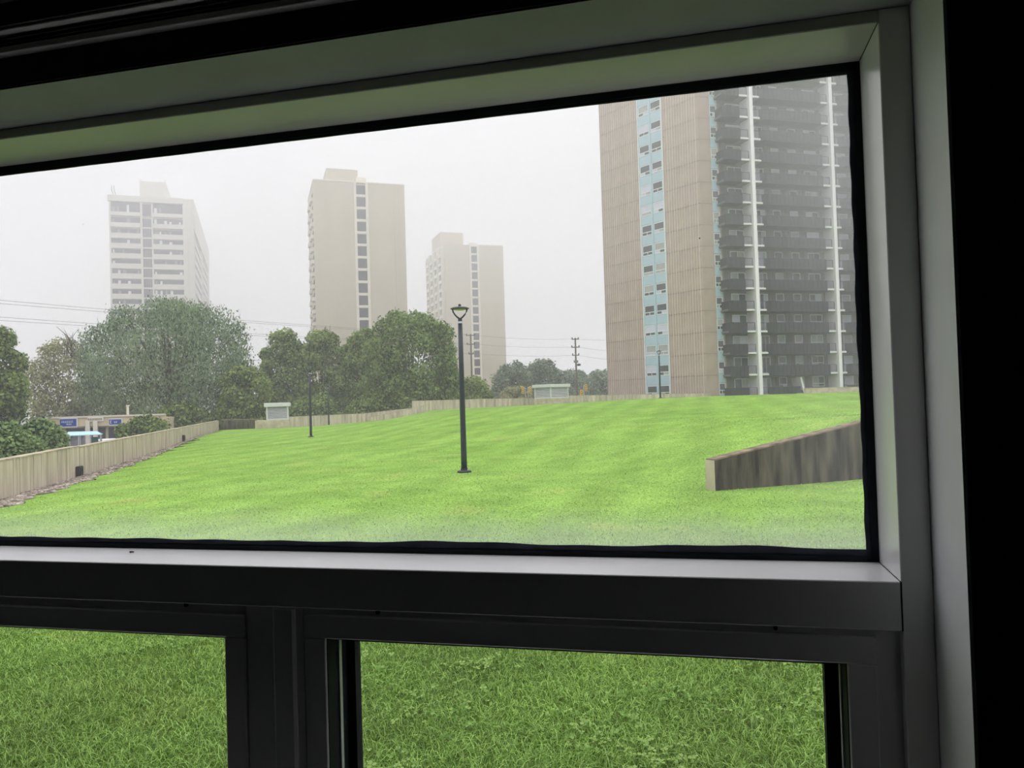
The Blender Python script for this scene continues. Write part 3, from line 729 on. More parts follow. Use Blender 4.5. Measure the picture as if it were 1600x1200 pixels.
# core volumes behind the facades
pA, pC = FA_.w(0, .12), FA_.w(LA - .05, .12); pE = FB_.w(34, .75); pBk = pA + Vector((34 * .961, 34 * .276 + 8, 0))
ring = [pA, FB_.w(0.3, .75), pE, pBk]
cv = [(q.x - C0.x, q.y - C0.y, 0) for q in ring] + [(q.x - C0.x, q.y - C0.y, ZT + .8 - Z0 + 1.0) for q in ring]
MB().hexa(cv).build('tower_core', M_brick, TW)
# strip positions on the brick end, read at mid height
sA0 = FA_.px(1004, 440)[0]; sA1 = FA_.px(1042, 440)[0]
wS = sA1 - sA0
for (a, b_) in ((0, sA0), (sA1, LA)):
    pm = MB().bev(0, b_ - a, 0, .14, 0.03, FH - .045, .012).mesh('brick_panel', M_brick)
    jm = MB().box(0, b_ - a, .045, .14, -.045, .03).mesh('floor_joint', M_joint)
    for k in range(NF):
        z = Z0 + k * FH
        link('brick_panel', pm, TW, trel(FA_, a, 0, z), FA_.rot)
        link('floor_joint', jm, TW, trel(FA_, a, 0, z), FA_.rot)
    rb = MB(); nr = int((b_ - a) / .42)
    for i in range(1, nr + 1):
        x = (b_ - a) * i / (nr + 1); wv = rt_.uniform(.025, .05)
        rb.box(x - wv, x + wv, -.035, .02, 0, ZT - Z0)
    o = rb.build('vertical_rib', M_rib, TW, trel(FA_, a, 0, Z0), FA_.rot); o['kind'] = 'stuff'
# blue window strips
GM, GWt = [M_gdark, M_gcurt, M_gsky], [5, 3, 2]
half = wS / 2
uA = win_unit(half - .32, 1.42, GM, low=.42, lowsplit=2)
spA = MB().bev(0, half - .12, .02, .14, 0, FH - 1.5, .01).mesh('spandrel', M_blue)
for k in range(NF):
    z = Z0 + k * FH
    for c in range(2):
        x = sA0 + .08 + half * c
        link('spandrel', spA, TW, trel(FA_, x, 0, z + 1.5 - FH + .25), FA_.rot)
        put_window(uA, TW, trel(FA_, x + half/2 - .06, .06, z + .27), FA_.rot, rt_, GM, GWt)
mull = MB()
for x, w_, m in ((sA0, .07, 0), (sA1, .07, 0), (sA0 + half - .02, .16, 0)):
    MB().box(x - w_, x + w_, -.05, .1, 0, ZT - Z0).build('strip_mullion', M_winwhite if w_ < .1 else M_blue, TW, trel(FA_, 0, 0, Z0), FA_.rot)
MB().box(sA0, sA1, .08, .14, -.6, ZT - Z0).build('strip_backing', M_blue, TW, trel(FA_, 0, 0, Z0), FA_.rot)
# narrow window column and brick piers beside the corner on the balcony side
c0 = FB_.px(1117.5, 440)[0]; c1 = FB_.px(1128.5, 440)[0]; bal0 = FB_.px(1133, 440, -1.2)[0]
uB = win_unit(c1 - c0 - .05, 1.42, GM, low=.46, lowsplit=2)
spB = MB().bev(0, c1 - c0, .02, .16, 0, FH - 1.5, .01).mesh('spandrel', M_blue)
for (a, b_) in ((0, c0), (c1, bal0 + .5)):
    pm = MB().bev(0, b_ - a, 0, .2, 0.02, FH - .03, .01).mesh('brick_panel', M_brick); jm = MB().box(0, b_ - a, .01, .2, -.03, .02).mesh('floor_joint', M_joint)
    for k in range(NF):
        link('brick_panel', pm, TW, trel(FB_, a, 0, Z0 + k * FH), FB_.rot); link('floor_joint', jm, TW, trel(FB_, a, 0, Z0 + k * FH), FB_.rot)
for k in range(NF):
    z = Z0 + k * FH
    link('spandrel', spB, TW, trel(FB_, c0, 0, z + 1.5 - FH + .25), FB_.rot)
    put_window(uB, TW, trel(FB_, (c0 + c1) / 2, .06, z + .27), FB_.rot, rt_, GM, [6, 3, 1])
# balcony bays
PRJ = 1.55
fin1 = FB_.px(1181.5, 400, -PRJ - .25)[0]; fin2 = FB_.px(1306.5, 400, -PRJ - .25)[0]; fin3 = fin2 + 11.9
WB = .35                                                              # the wall behind the balconies is set back
quad_core('rear_wall', FB_, bal0, 33, WB, WB + .3, 0, ZT - 0, M_clad).location = trel(FB_, 0, 0, Z0)
cl = MB(); x = bal0
while x < 33:
    cl.box(x, x + .09, WB - .03, WB + .02, 0, ZT - Z0); x += .3
o = cl.build('cladding_rib', M_clad, TW, trel(FB_, 0, 0, Z0), FB_.rot); o['kind'] = 'stuff'
for x in (fin1, fin2, fin3):
    fn = MB().bev(x - .24, x + .24, -PRJ - .35, WB, -.4, ZT - Z0, .02).build('fin_wall', M_fin, TW, trel(FB_, 0, 0, Z0), FB_.rot)
SO = .16
slabs = {}
def balcony(x0, x1, open0, open1, k, stub=None):
    """One balcony: slab, charcoal front panel over its middle, open glazed rail beside the fins."""
    z = Z0 + k * FH; key = (round(x0, 2), round(x1, 2), open0, open1, stub)
    if key not in slabs:
        xa, xb = x0 + open0, (stub if stub else x1 - open1)
        d = {}
        d['slab'] = MB().box(x0, x1, -PRJ, WB, -.2, 0).mesh('slab', M_slab)
        # panel bulges outwards, with angled returns to the slab edge
        o1, o2 = -PRJ - .02, -PRJ - .42; zb, zt = -.32, 1.02
        if open0 or x0 > bal0 + 1:
            pts = [(xa, o1), (xa + .35, o2), (xb - (.35 if open1 else 0), o2)] + ([(xb, o1)] if open1 else [])
        else:
            pts = [(x0, -.2), (x0 + .1, o1 - .1), (x0 + .5, o2), (xb - .3, o2), (xb, o1)]
        m = MB()
        for (ax, ay), (bx, by) in zip(pts[:-1], pts[1:]):
            dx, dy = bx - ax, by - ay; L = math.hypot(dx, dy); nx_, ny_ = -dy / L * .06, dx / L * .06
            m.hexa([(ax, ay, zb), (bx, by, zb), (bx + nx_, by + ny_, zb), (ax + nx_, ay + ny_, zb), (ax, ay, zt), (bx, by, zt), (bx + nx_, by + ny_, zt), (ax + nx_, ay + ny_, zt)])
        m.add([(a, b_, zb + .02) for a, b_ in pts] + [(pts[-1][0], 0, zb + .02), (pts[0][0], 0, zb + .02)], [tuple(range(len(pts) + 1, -1, -1))])
        d['panel'] = m.mesh('front_panel', M_rail)
        ribs = MB(); xx = xa + .55
        while xx < xb - .5: ribs.box(xx - .03, xx + .03, o2 - .025, o2, zb, zt); xx += .62
        d['ribs'] = ribs.mesh('panel_batten', M_rail) if ribs.v else None
        d['open'] = []
        for (a, b_) in ([(x0 + .17, xa)] if open0 else []) + ([(xb, x1 - .17)] if open1 and not stub else []):
            e_ = MB().bev(a - .05, b_ + .03, -PRJ - .1, -PRJ + .1, -.2, .02, .01).mesh('slab_edge', M_white)
            g_ = MB().box(a + .05, b_ - .05, -PRJ + .02, -PRJ + .035, .1, .98).mesh('rail_glass', M_balglass)
            rr = MB().box(a, b_, -PRJ, -PRJ + .05, .98, 1.03).box(a, a + .04, -PRJ, -PRJ + .05, 0, 1).box(b_ - .04, b_, -PRJ, -PRJ + .05, 0, 1).mesh('hand_rail', M_rail)
            d['open'].append((e_, g_, rr))
        slabs[key] = d
    d = slabs[key]; loc = trel(FB_, 0, 0, z)
    s_ = link('balcony', d['slab'], TW, loc, FB_.rot)
    link('front_panel', d['panel'], s_)
    if d['ribs']: link('panel_batten', d['ribs'], s_)
    for e_, g_, rr in d['open']:
        link('slab_edge', e_, s_); link('rail_glass', g_, s_); link('hand_rail', rr, s_)
def wx(px_): return FB_.px(px_, 480, WB)[0]
uD = win_unit(wx(1200) - wx(1187), 2.15, GM, split=2)
uW = win_unit(wx(1225) - wx(1212.5), 1.35, GM, low=.36, lowsplit=2)
uW2 = win_unit(wx(1283.5) - wx(1264.5), 1.35, GM, low=.36, lowsplit=2, split=2)
uL_ = win_unit(wx(1166) - wx(1143), 2.1, GM, split=2)
uR_ = win_unit(wx(1329) - wx(1315), 2.1, GM, split=1)
for k in range(NF):
    z = Z0 + k * FH
    balcony(bal0, fin1 - .17, 0, 1.3, k)
    balcony(fin1 + .17, fin2 - .17, 1.15, 1.15, k, stub=(fin1 + 5.9 if k == 0 else None))
    balcony(fin2 + .17, fin3 - .17, .95, 1.1, k)
    wk = [4, 2, 4] if k > 2 else [6, 3, 1]
    put_window(uL_, TW, trel(FB_, (wx(1143) + wx(1166)) / 2, WB - .03, z + .1), FB_.rot, rt_, GM, [6, 3, 1])
    put_window(uD, TW, trel(FB_, (wx(1187) + wx(1200)) / 2, WB - .03, z + .08), FB_.rot, rt_, GM, [6, 3, 2])
    for a in (1218.7, 1245.5):
        put_window(uW, TW, trel(FB_, wx(a), WB - .03, z + .92), FB_.rot, rt_, GM, wk)
    put_window(uW2, TW, trel(FB_, wx(1274), WB - .03, z + .92), FB_.rot, rt_, GM, wk)
    put_window(uR_, TW, trel(FB_, wx(1322), WB - .03, z + .1), FB_.rot, rt_, GM, [1, 2, 7])
# white stair side at the ground floor
xs_ = FB_.px(1252, 595, -PRJ)[0]
MB().hexa([(xs_ + .3, -PRJ, 0), (xs_ + .62, -PRJ, 0), (xs_ + .62, WB, 0), (xs_ + .3, WB, 0), (xs_ - .15, -PRJ, 1.95), (xs_ + .1, -PRJ, 1.95), (xs_ + .1, WB, 1.95), (xs_ - .15, WB, 1.95)]).build('stair_side', M_fin, TW, trel(FB_, 0, 0, Z0 + .2), FB_.rot)
MB().box(fin1 + 6, fin3, -PRJ + .1, -PRJ + .2, .1, .5).build('terrace_rail', M_rail, TW, trel(FB_, 0, 0, Z0), FB_.rot)
MB().box(-.1, LA + .2, -.1, .3, -1.4, -.05).build('plinth', M_conclight, TW, trel(FA_, 0, 0, Z0), FA_.rot)
MB().box(0, 33, -.05, .3, -1.4, -.05).build('plinth', M_conclight, TW, trel(FB_, 0, 0, Z0), FB_.rot)
tag(TW, 'tall tan brick apartment tower with blue window strips and charcoal balconies', 'building')

# ------------------------------------------------------------------ pale towers in the mist
GA = math.radians(18.4)
def tower(name, cpx, Y, label):
    p = at(cpx, 640, Y); return Face((p.x, p.y), math.cos(GA), math.sin(GA))
def trel2(F_, x, y, z): q = F_.w(x, y, z); return q
def tower_root(F_, label):
    e = empty('apartment_tower', (F_.o.x, F_.o.y, STREET), F_.rot); tag(e, label, 'building'); return e
# middle tower
T2 = Face(at(493, 450, 162).to_2d(), math.cos(GA), math.sin(GA))
r2 = tower_root(T2, 'pale beige slab tower with one dark window column, in the middle of the skyline')
HZ = lambda F_, x, y, off=0: F_.px(x, y, off)
zr = HZ(T2, 560, 285.5)[1] - STREET
W2_ = HZ(T2, 634.5, 400)[0]; a0, a1 = HZ(T2, 557, 400)[0], HZ(T2, 575.5, 400)[0]
D2_ = 17.0
x0c = HZ(T2, 491.5, 400)[0]
MB().bev(0, a0, 0, D2_, 0, zr, .05).build('wall_panel', M_beige, r2)
MB().bev(a1, W2_, 0, D2_, 0, zr, .05).build('wall_panel', M_beige, r2)
MB().box(a0, a1, .45, D2_, 0, zr).build('stair_core', M_beige2, r2)
for x in (a0, a1): MB().box(x - .28, x + .28, -.15, .5, 0, zr + .1).build('pilaster', M_beige2, r2)
for x in (W2_ * .14, W2_ * .88, W2_ * .93): MB().box(x - .06, x + .06, -.06, .05, 0, zr).build('pilaster', M_beige, r2)
fh2 = 2.67
u2 = win_unit(a1 - a0 - .56, fh2 - .62, [M_tglass], split=3, fr=.06, frame=M_tglass)
k = 0
while zr - .35 - (k + 1) * fh2 > 8:
    z = zr - .35 - (k + 1) * fh2 + .5
    put_window(u2, r2, ((a0 + a1) / 2, .42, z), 0, rt_, [M_tglass], [1])
    MB().box(a0 + .28, a1 - .28, -.02, .45, z - .55, z).build('spandrel', M_beige2, r2)
    k += 1
# windows down the narrow left side, one mesh shared
us = win_unit(1.6, 1.5, [M_tglass], split=2, fr=.06, frame=M_tglass)
for j in range(4):
    for k in range(1, 15):
        put_window(us, r2, (-.03, 2.6 + j * 3.9, zr - 1.2 - k * fh2), -math.pi/2, rt_, [M_tglass], [1])
        if j % 2 == 0: MB().box(-.55, 0, 1.4 + j * 3.9, 4.2 + j * 3.9, zr - 1.5 - k * fh2, zr - .7 - k * fh2).build('side_balcony', M_beige2, r2)
pz0, pz1 = HZ(T2, 510, 285, 4)[0], HZ(T2, 559, 285, 4)[0]; zp = HZ(T2, 535, 264, 4)[1] - STREET
MB().bev(pz0, pz1, 4, 13, zr, zp, .05).build('penthouse', M_beige, r2)
MB().bev(pz1 - .6, HZ(T2, 572, 285, 2)[0], 2, 7, zr, HZ(T2, 565, 277, 2)[1] - STREET, .05).build('lift_housing', M_beige2, r2)
MB().box(-.05, W2_ + .05, -.05, D2_, zr, zr + .25).build('parapet', M_beige2, r2)
# right-hand pale tower
T3 = Face(at(698, 470, 232).to_2d(), math.cos(GA), math.sin(GA))
r3 = tower_root(T3, 'pale beige tower with stepped side windows, behind the big round tree')
zr3 = HZ(T3, 740, 383)[1] - STREET; W3 = HZ(T3, 787.5, 440)[0]; b0, b1 = HZ(T3, 736, 440)[0], HZ(T3, 748, 440)[0]; D3 = 26.0
MB().bev(0, b0, 0, D3, 0, zr3, .05).build('wall_panel', M_beige, r3)
MB().bev(b1, W3, 0, D3, 0, zr3, .05).build('wall_panel', M_beige, r3)
MB().box(b0, b1, .5, D3, 0, zr3).build('stair_core', M_beige2, r3)
for x in (b0, b1): MB().box(x - .28, x + .28, -.15, .5, 0, zr3 + .1).build('pilaster', M_beige2, r3)
u3 = win_unit(b1 - b0 - .56, fh2 - .6, [M_tglass], split=3, fr=.06, frame=M_tglass)
k = 0
while zr3 - .3 - (k + 1) * fh2 > 4:
    z = zr3 - .3 - (k + 1) * fh2 + .5
    put_window(u3, r3, ((b0 + b1) / 2, .46, z), 0, rt_, [M_tglass], [1])
    MB().box(b0 + .28, b1 - .28, -.02, .5, z - .52, z).build('spandrel', M_beige2, r3); k += 1
sb = MB().bev(-.9, 0, 0, 3.4, 0, .95, .03).mesh('side_balcony', M_beige2)
sw = MB().box(-.06, .02, .2, 3.2, .95, fh2 - .25).mesh('window', M_tglass)
sp_ = MB().box(-.9, 0, -.5, 0, 0, zr3).mesh('side_pier', M_beige2)
for j in range(4):
    y = 2.6 + j * 6.0; link('side_pier', sp_, r3, (0, y, 0)); link('side_pier', sp_, r3, (0, y + 3.9, 0))
    for k in range(1, 20):
        z = zr3 - .8 - k * fh2
        link('side_balcony', sb, r3, (0, y, z)); link('window', sw, r3, (0, y, z))
q0_, q1_ = HZ(T3, 688, 383, 8)[0], HZ(T3, 724, 383, 8)[0]
MB().bev(q0_, q1_, 8, 20, zr3, HZ(T3, 705, 363, 8)[1] - STREET, .05).build('penthouse', M_beige, r3)
MB().add(*(lambda n_: ([( (HZ(T3, 729, 383, 3)[0] + HZ(T3, 747, 383, 3)[0]) / 2 + 1.75 * math.cos(math.pi * i / n_), yy, zr3 + 1.5 * math.sin(math.pi * i / n_)) for yy in (3, 8) for i in range(n_ + 1)],
    [(i, i + n_ + 1, i + n_ + 2, i + 1) for i in range(n_)] + [tuple(range(n_ + 1)), tuple(range(2 * n_ + 1, n_, -1))]))(10)).build('vault_housing', M_beige2, r3)
MB().box(W3 * .6, W3 + .05, -.05, D3, zr3, zr3 + .2).build('parapet', M_beige2, r3)
# left tower with banded windows
T4 = Face(at(171.5, 400, 203).to_2d(), math.cos(GA), math.sin(GA))
r4 = tower_root(T4, 'white banded apartment tower fading into mist behind the large tree')
zr4 = HZ(T4, 230, 308)[1] - STREET
def tx(px_): return HZ(T4, px_, 400)[0]
f0, f1, f2, f3, f4, W4 = tx(174), tx(220), tx(223.5), tx(237.5), tx(240), tx(301)
f5 = tx(286.5); D4 = 72.0
zs4 = [HZ(T4, 195, 230 + 0, 0)[1]]
MB().box(0, W4, .9, D4, 0, zr4).build('tower_core', M_white_t, r4)
for (a, b_) in ((0, f0), (f1, f2), (f3, f4), (f5, W4)):
    MB().bev(a, b_, 0, 1.2, 0, zr4, .04).build('pier', M_white_t, r4)
MB().bev(f5 + 1.2, f5 + 1.5, -.15, .1, 0, zr4 - 8, .03).build('pier', M_white_t, r4)
fh4 = 2.7; up = 8.0
rows = [(zr4 - 4.3, 2.9, 1.0), (zr4 - 7.2, 1.6, 1.2)] + [(zr4 - 7.2 - 2.72 * (i + 1), 1.25, 1.4) for i in range(13)]
for zi, (z, wh, sh_) in enumerate(rows):
    for (a, b_) in ((f0, f1), (f4, f5)):
        n_ = 6; cw = (b_ - a) / n_
        wnd = MB().box(a, b_, .7, .95, z, z + wh).build('window', M_tglass, r4)
        for i in range(n_):
            if rt_.random() < .4:
                xa = a + cw * i + cw * .2; MB().box(xa, xa + cw * rt_.uniform(.25, .7), .66, .7, z, z + wh * rt_.uniform(.5, .9)).build('curtain', M_tglass2 if rt_.random() < .5 else M_winwhite, wnd)
        y0 = -.35 if zi < 2 else 0.0
        MB().bev(a, b_, y0, .5, z - sh_, z, .04).build('spandrel', M_white_t, r4)
    if zi: 
        st = MB().box(f2, f3, .5, .95, z - .9, z + fh4 - 1.3).build('window', M_tglass, r4)
        for i in range(1, 4): MB().box(f2 + (f3 - f2) * i / 4 - .04, f2 + (f3 - f2) * i / 4 + .04, .44, .5, z - .9, z + fh4 - 1.3).build('glazing_bar', M_tglass2, st)
        MB().box(f2, f3, .3, .95, z - 1.3, z - .9).build('spandrel', M_white_t, r4)
MB().box(f2, f3, .5, .95, zr4 - 5.0, zr4 - 1.8).build('window', M_tglass, r4)
MB().bev(-.3, f5 + .3, -.4, .6, zr4 - 1.5, zr4 + .1, .04).build('fascia', M_white_t, r4)
MB().bev(W4 - .2, W4 + .5, .2, D4 - .3, zr4 - 8, zr4 + .1, .04).build('overhang', M_white_t, r4)
ss = MB().box(W4, W4 + .05, 0, 26.5, 0, 1.35).mesh('window', M_tglass); sd = MB().bev(W4 - .1, W4 + .25, 0, 27, -1.3, 0, .03).mesh('spandrel', M_white_t)
for k in range(13):
    for j in range(2):
        z = zr4 - 9.9 - k * 2.72
        link('window', ss, r4, (0, 4 + j * 34, z)); link('spandrel', sd, r4, (0, 3.8 + j * 34, z))
for y in (0, 2.4, 31.5, 35.5, 66, 70): MB().bev(W4, W4 + .35, y, y + 1.2, 0, zr4 - 8, .03).build('pier', M_white_t, r4)
h0, h1 = HZ(T4, 218.5, 308, 5)[0], HZ(T4, 259, 308, 5)[0]; zh = HZ(T4, 240, 284, 5)[1] - STREET
MB().hexa([(h0, 5, zr4), (h1, 5, zr4), (h1, 21, zr4), (h0, 21, zr4), (h0, 5, zh), (h1, 5, zh), (h1, 21, zh - .5), (h0, 21, zh - .5)]).build('penthouse', M_white_t, r4)
for x in (h0 + .1, h1 - .1): MB().box(x - .12, x + .12, 5, 5.3, zh, zh + .6).build('roof_post', M_white_t, r4)
for x in (tx(172) + .5, tx(179)):
    MB().tube([(x + .45, 1, zr4), (x + .3, 1, zr4 + .9), (x, 1, zr4 + 1.6), (x + .02, 1, zr4 + 2.9)], .11, 6).build('antenna', M_tglass2, r4)

# ------------------------------------------------------------------ strip shop, shelter, vehicles
p = at(60, 652, 69); q = at(258, 650, 72)
SH = Face((p.x, p.y), q.x - p.x, q.y - p.y); shop = empty('shop_building', (p.x, p.y, STREET), SH.rot)
LS = (q - p).to_2d().length; zt = SH.px(150, 652)[1] - STREET; zf = SH.px(150, 666)[1] - STREET
MB().box(0, LS, .6, 9, 0, zt - .2).build('rear_block', M_shop, shop)
MB().bev(0, LS, 0, .7, zf, zt, .03).build('fascia', M_shop, shop)
MB().box(0, LS, -.15, .8, zt, zt + .14).build('roof_edge', M_beige2, shop)
xx = 0.3; rr_ = random.Random(3)
while xx < LS - 1.8:
    wn_ = MB().box(xx, xx + 1.5, .5, .62, .4, zf - .1).build('shop_window', M_shopdark, shop)
    MB().box(xx - .05, xx + 1.55, .44, .52, zf - .12, zf - .02).build('frame', M_beige2, wn_); xx += 1.75
for a in (137, 149):
    x = SH.px(a + .5, 670)[0]; MB().box(x - .18, x + .18, -.2, .2, 0, zt - .25).build('pillar', M_beige2, shop)
def sign(pxa, pya, pxb, pyb, rows_, label, m, txt):
    x0, z1 = SH.px(pxa, pya, -.12); x1, z0 = SH.px(pxb, pyb, -.12)
    e = empty('shop_sign', SH.w(0, 0, 0), SH.rot)
    MB().bev(x0, x1, -.2, -.01, z0, z1, .02).build('sign_face', m, e)
    MB().box(x0 - .06, x1 + .06, -.18, -.02, z0 - .08, z0 - .002).box(x0 - .06, x1 + .06, -.18, -.02, z1 + .002, z1 + .06).box(x1, x1 + .07, -.18, -.02, z0, z1).build('frame', M_white, e)
    for (fa, fb_, za, zb_) in rows_:
        x = x0 + (x1 - x0) * fa; xe = x0 + (x1 - x0) * fb_; lt = MB()
        while x < xe:
            w_ = rr_.uniform(.07, .12); z_a, z_b = z0 + (z1 - z0) * za, z0 + (z1 - z0) * zb_
            lt.box(x, x + w_ * .35, -.215, -.2, z_a, z_b).box(x, x + w_, -.215, -.2, z_b - .04, z_b).box(x, x + w_, -.215, -.2, z_a, z_a + .04); x += w_ + .05
        lt.build('lettering', txt, e)
    tag(e, label, 'sign')
sign(94, 655, 120, 666, [(.1, .8, .5, .75), (.4, .66, .2, .38)], 'blue shop sign with two lines of small white lettering', M_signblue, M_white)
sign(171, 655.5, 190, 663, [(.08, .2, .2, .8), (.4, .7, .3, .6)], 'small blue and white shop sign half behind a shrub', M_signblue, M_white)
sign(138, 653.5, 160.5, 656.5, [(.02, .55, .1, .9), (.62, .98, .1, .9)], 'thin row of dark lettering on the cream shop fascia', M_shop, M_shopdark)
for nm_ in ('chimney_pipe',):
    x, z = SH.px(196, 655); MB().lathe([(.12, 3), (.11, zt + .9), (.15, zt + .95), (.15, zt + 1.05)], 10, (x, 1.2)).build(nm_, M_beige2, shop)
tag(shop, 'low cream strip shop building beyond the garden wall', 'building')
# bus shelter
pS = at(105, 690, 60); qS = at(159, 688, 61)
BS = Face((pS.x, pS.y), qS.x - pS.x, qS.y - pS.y); sh = empty('bus_shelter', (pS.x, pS.y, STREET), BS.rot); LB = (qS - pS).to_2d().length
z1s = BS.px(130, 675.5)[1] - STREET; z0s = BS.px(130, 680.5)[1] - STREET
MB().add([(-.1, -.3, z0s), (LB, -.3, z0s), (LB, 1.6, z0s), (-.1, 1.6, z0s), (-.1, -.3, z0s + .06), (LB, -.3, z0s + .06), (LB - .35, .3, z1s + .05), (.05, .3, z1s + .08), (-.1, 1.6, z0s + .06), (LB, 1.6, z0s + .06)],
         [(0, 3, 2, 1), (0, 1, 5, 4), (4, 5, 6, 7), (7, 6, 9, 8), (1, 2, 9, 6, 5), (3, 0, 4, 7, 8), (2, 3, 8, 9)]).build('roof', M_sheltroof, sh)
for x in (.05, LB * .33, LB * .66, LB - .1):
    for y in (0, 1.4): MB().box(x - .04, x + .04, y - .04, y + .04, 0, z0s).build('post', M_steel, sh)
for i, x in enumerate((.1, LB * .35)): MB().box(x, x + LB * .28, 1.38, 1.4, .3, z0s - .1).build('glass_panel', M_balglass, sh)
MB().bev(LB * .7, LB * .9, -.1, .05, .4, z0s - .15, .02).build('poster_case', M_greenad, sh)
MB().box(.4, LB * .6, .9, 1.3, .42, .5).build('bench', M_wood, sh)
tag(sh, 'bus shelter with pale blue roof just over the garden wall', 'bus shelter')
# white van, tan car
def vehicle(name, px_, Y, L, Wd, H, rz, m, label, cat, van):
    p_ = at(px_, 680, Y); e = empty(name, (p_.x, p_.y, STREET), rz); b = MB(); c = .32
    prof = ([(-L/2, c), (L/2, c), (L/2, H * .5), (L/2 - .9, H * .58), (L/2 - 1.5, H), (-L/2, H)] if van else
            [(-L/2, c), (L/2, c), (L/2, H * .52), (L/2 - 1.1, H * .6), (L/2 - 1.8, H), (-L/2 + .9, H), (-L/2 + .2, H * .62), (-L/2, H * .58)])
    n_ = len(prof); b.add([(x, -Wd/2, z) for x, z in prof] + [(x, Wd/2, z) for x, z in prof], [tuple(range(n_)), tuple(range(2*n_ - 1, n_ - 1, -1))] + [(i, i + n_, (i+1) % n_ + n_, (i+1) % n_) for i in range(n_)])
    b.build('body', m, e)
    wsx0, wsx1 = (L/2 - .92, L/2 - 1.45) if van else (L/2 - 1.12, L/2 - 1.75)
    MB().hexa([(wsx0 + .06, -Wd*.42, H*.62), (wsx0 + .06, Wd*.42, H*.62), (wsx0 - .02, Wd*.42, H*.62), (wsx0 - .02, -Wd*.42, H*.62), (wsx1 + .1, -Wd*.42, H*.95), (wsx1 + .1, Wd*.42, H*.95), (wsx1, Wd*.42, H*.95), (wsx1, -Wd*.42, H*.95)]).build('windscreen', M_shopdark, e)
    for s_ in (-1, 1):
        MB().box(-L*.2 if not van else L*.12, wsx1 - .1, s_*Wd/2 - .02, s_*Wd/2 + .02, H*.62, H*.92).build('side_window', M_shopdark, e)
        for xw in (-L*.32, L*.32):
            MB().tube([(xw, s_*(Wd/2 - .2), .33), (xw, s_*(Wd/2 + .02), .33)], .33, 14).build('wheel', M_black, e)
    tag(e, label, cat)
vehicle('van', 168, 65, 4.6, 1.9, 2.15, -1.15, M_white, 'white van parked in front of the strip shop', 'van', True)
vehicle('car', 234, 67.5, 4.2, 1.75, 1.45, .1, M_car, 'tan car half hidden behind the garden wall top', 'car', False)

# ------------------------------------------------------------------ poles, wires, signals
def upole(px_, pyt, Y, arms, label, h_extra=0):
    p_ = at(px_, 600, Y); zt_ = at(px_, pyt, Y).z - STREET; e = empty('utility_pole', (p_.x, p_.y, STREET))
    MB().tube([(0, 0, 0), (0, 0, zt_)], [.2, .14], 10).build('pole', M_wood, e)
    for py_, hw in arms:
        z = at(px_, py_, Y).z - STREET; a = MB().box(-hw, hw, -.09, .09, z - .08, z + .08).build('crossarm', M_wood, e)
        for x in (-hw + .1, hw - .1): MB().lathe([(.05, z + .08), (.1, z + .15), (.1, z + .3), (.04, z + .36)], 8, (x, 0)).build('insulator', M_lampblk, a)
    tag(e, label, 'utility pole'); return e
up1 = upole(901, 528, 138, [(530, .65), (542.5, .75), (555, .65), (566, .4)], 'tall wooden utility pole with crossarms beside the brick tower')
z_ = at(902, 590, 138).z - STREET
MB().lathe([(.3, z_ - .9 + 3), (.34, z_ - .8 + 3), (.34, z_ + 2.4), (.2, z_ + 2.5)], 10, (.5, -.1)).build('transformer', M_lampblk, up1)
upole(737.5, 522, 150, [(524, .9), (538, .8), (553, .5)], 'thin utility pole in front of the third pale tower')
def wire(ptsl, sag, label, rad=.014):
    b = MB(); o = Vector(ptsl[0]); e_pts = []
    for a, c in zip(ptsl[:-1], ptsl[1:]):
        a, c = Vector(a), Vector(c); n_ = 14
        for i in range(n_ + (1 if c == Vector(ptsl[-1]) else 0)):
            s_ = i / n_; q_ = a.lerp(c, s_); q_.z -= sag * 4 * s_ * (1 - s_); e_pts.append(q_ - o)
    b.tube(e_pts, rad, 5); w_ = b.build('power_line', M_wire, None, o); tag(w_, label, 'cable', 'power lines between the utility poles')
pt = lambda px_, py_, Y: tuple(at(px_, py_, Y))
wire([pt(-160, 455, 62), pt(737.5, 523, 150)], .4, 'topmost overhead power line crossing the left sky')
wire([pt(-160, 461, 62.4), pt(737.5, 524, 150.4)], .4, 'second overhead power line just under the topmost left one')
wire([pt(-160, 484, 62), pt(737.5, 537, 150)], .4, 'middle overhead power line crossing the left sky')
wire([pt(-160, 490, 62.4), pt(737.5, 538, 150.4)], .4, 'lowest of the paired power lines left of the white banded tower')
wire([pt(-160, 566, 60), pt(737.5, 552, 150)], .5, 'low overhead cable passing before the left trees', .02)
for a_, b_, lb_ in ((523.5, 529.5, 'upper power line between the two utility poles'), (537, 542, 'middle power line between the two utility poles'), (552, 555, 'lower power line between the two utility poles')):
    wire([pt(737.5, a_, 150), pt(901, b_, 138)], .35, lb_)
for a_, b_, lb_ in ((529.5, 531, 'upper power line running behind the brick tower'), (542, 552, 'middle power line running behind the brick tower'), (555, 566, 'lower power line running behind the brick tower')):
    wire([pt(901, a_, 138), pt(1010, b_, 130)], .2, lb_)
def signal(px_, py_, Y, side, label, pole_to):
    p_ = at(px_, py_, Y); e = empty('traffic_light', (p_.x, p_.y, STREET)); z = p_.z - STREET; s_ = side
    MB().bev(-.17, .17, -.13, .13, z - .5, z + .5, .03).build('housing', M_yellow, e)
    for k in (-1, 0, 1): MB().tube([(0, -.2, z + .3 * k), (0, -.12, z + .3 * k)], .08, 12).build('lens', M_gdark if k else M_rust, e)
    MB().tube([(.35 * s_, 0, 0), (.35 * s_, 0, z + .3)], .07, 8).build('pole', M_steel, e)
    MB().tube([(.35 * s_, 0, z + .3), (.1 * s_, 0, z + .3)], .04, 6).build('bracket', M_steel, e)
    tag(e, label, 'traffic light')
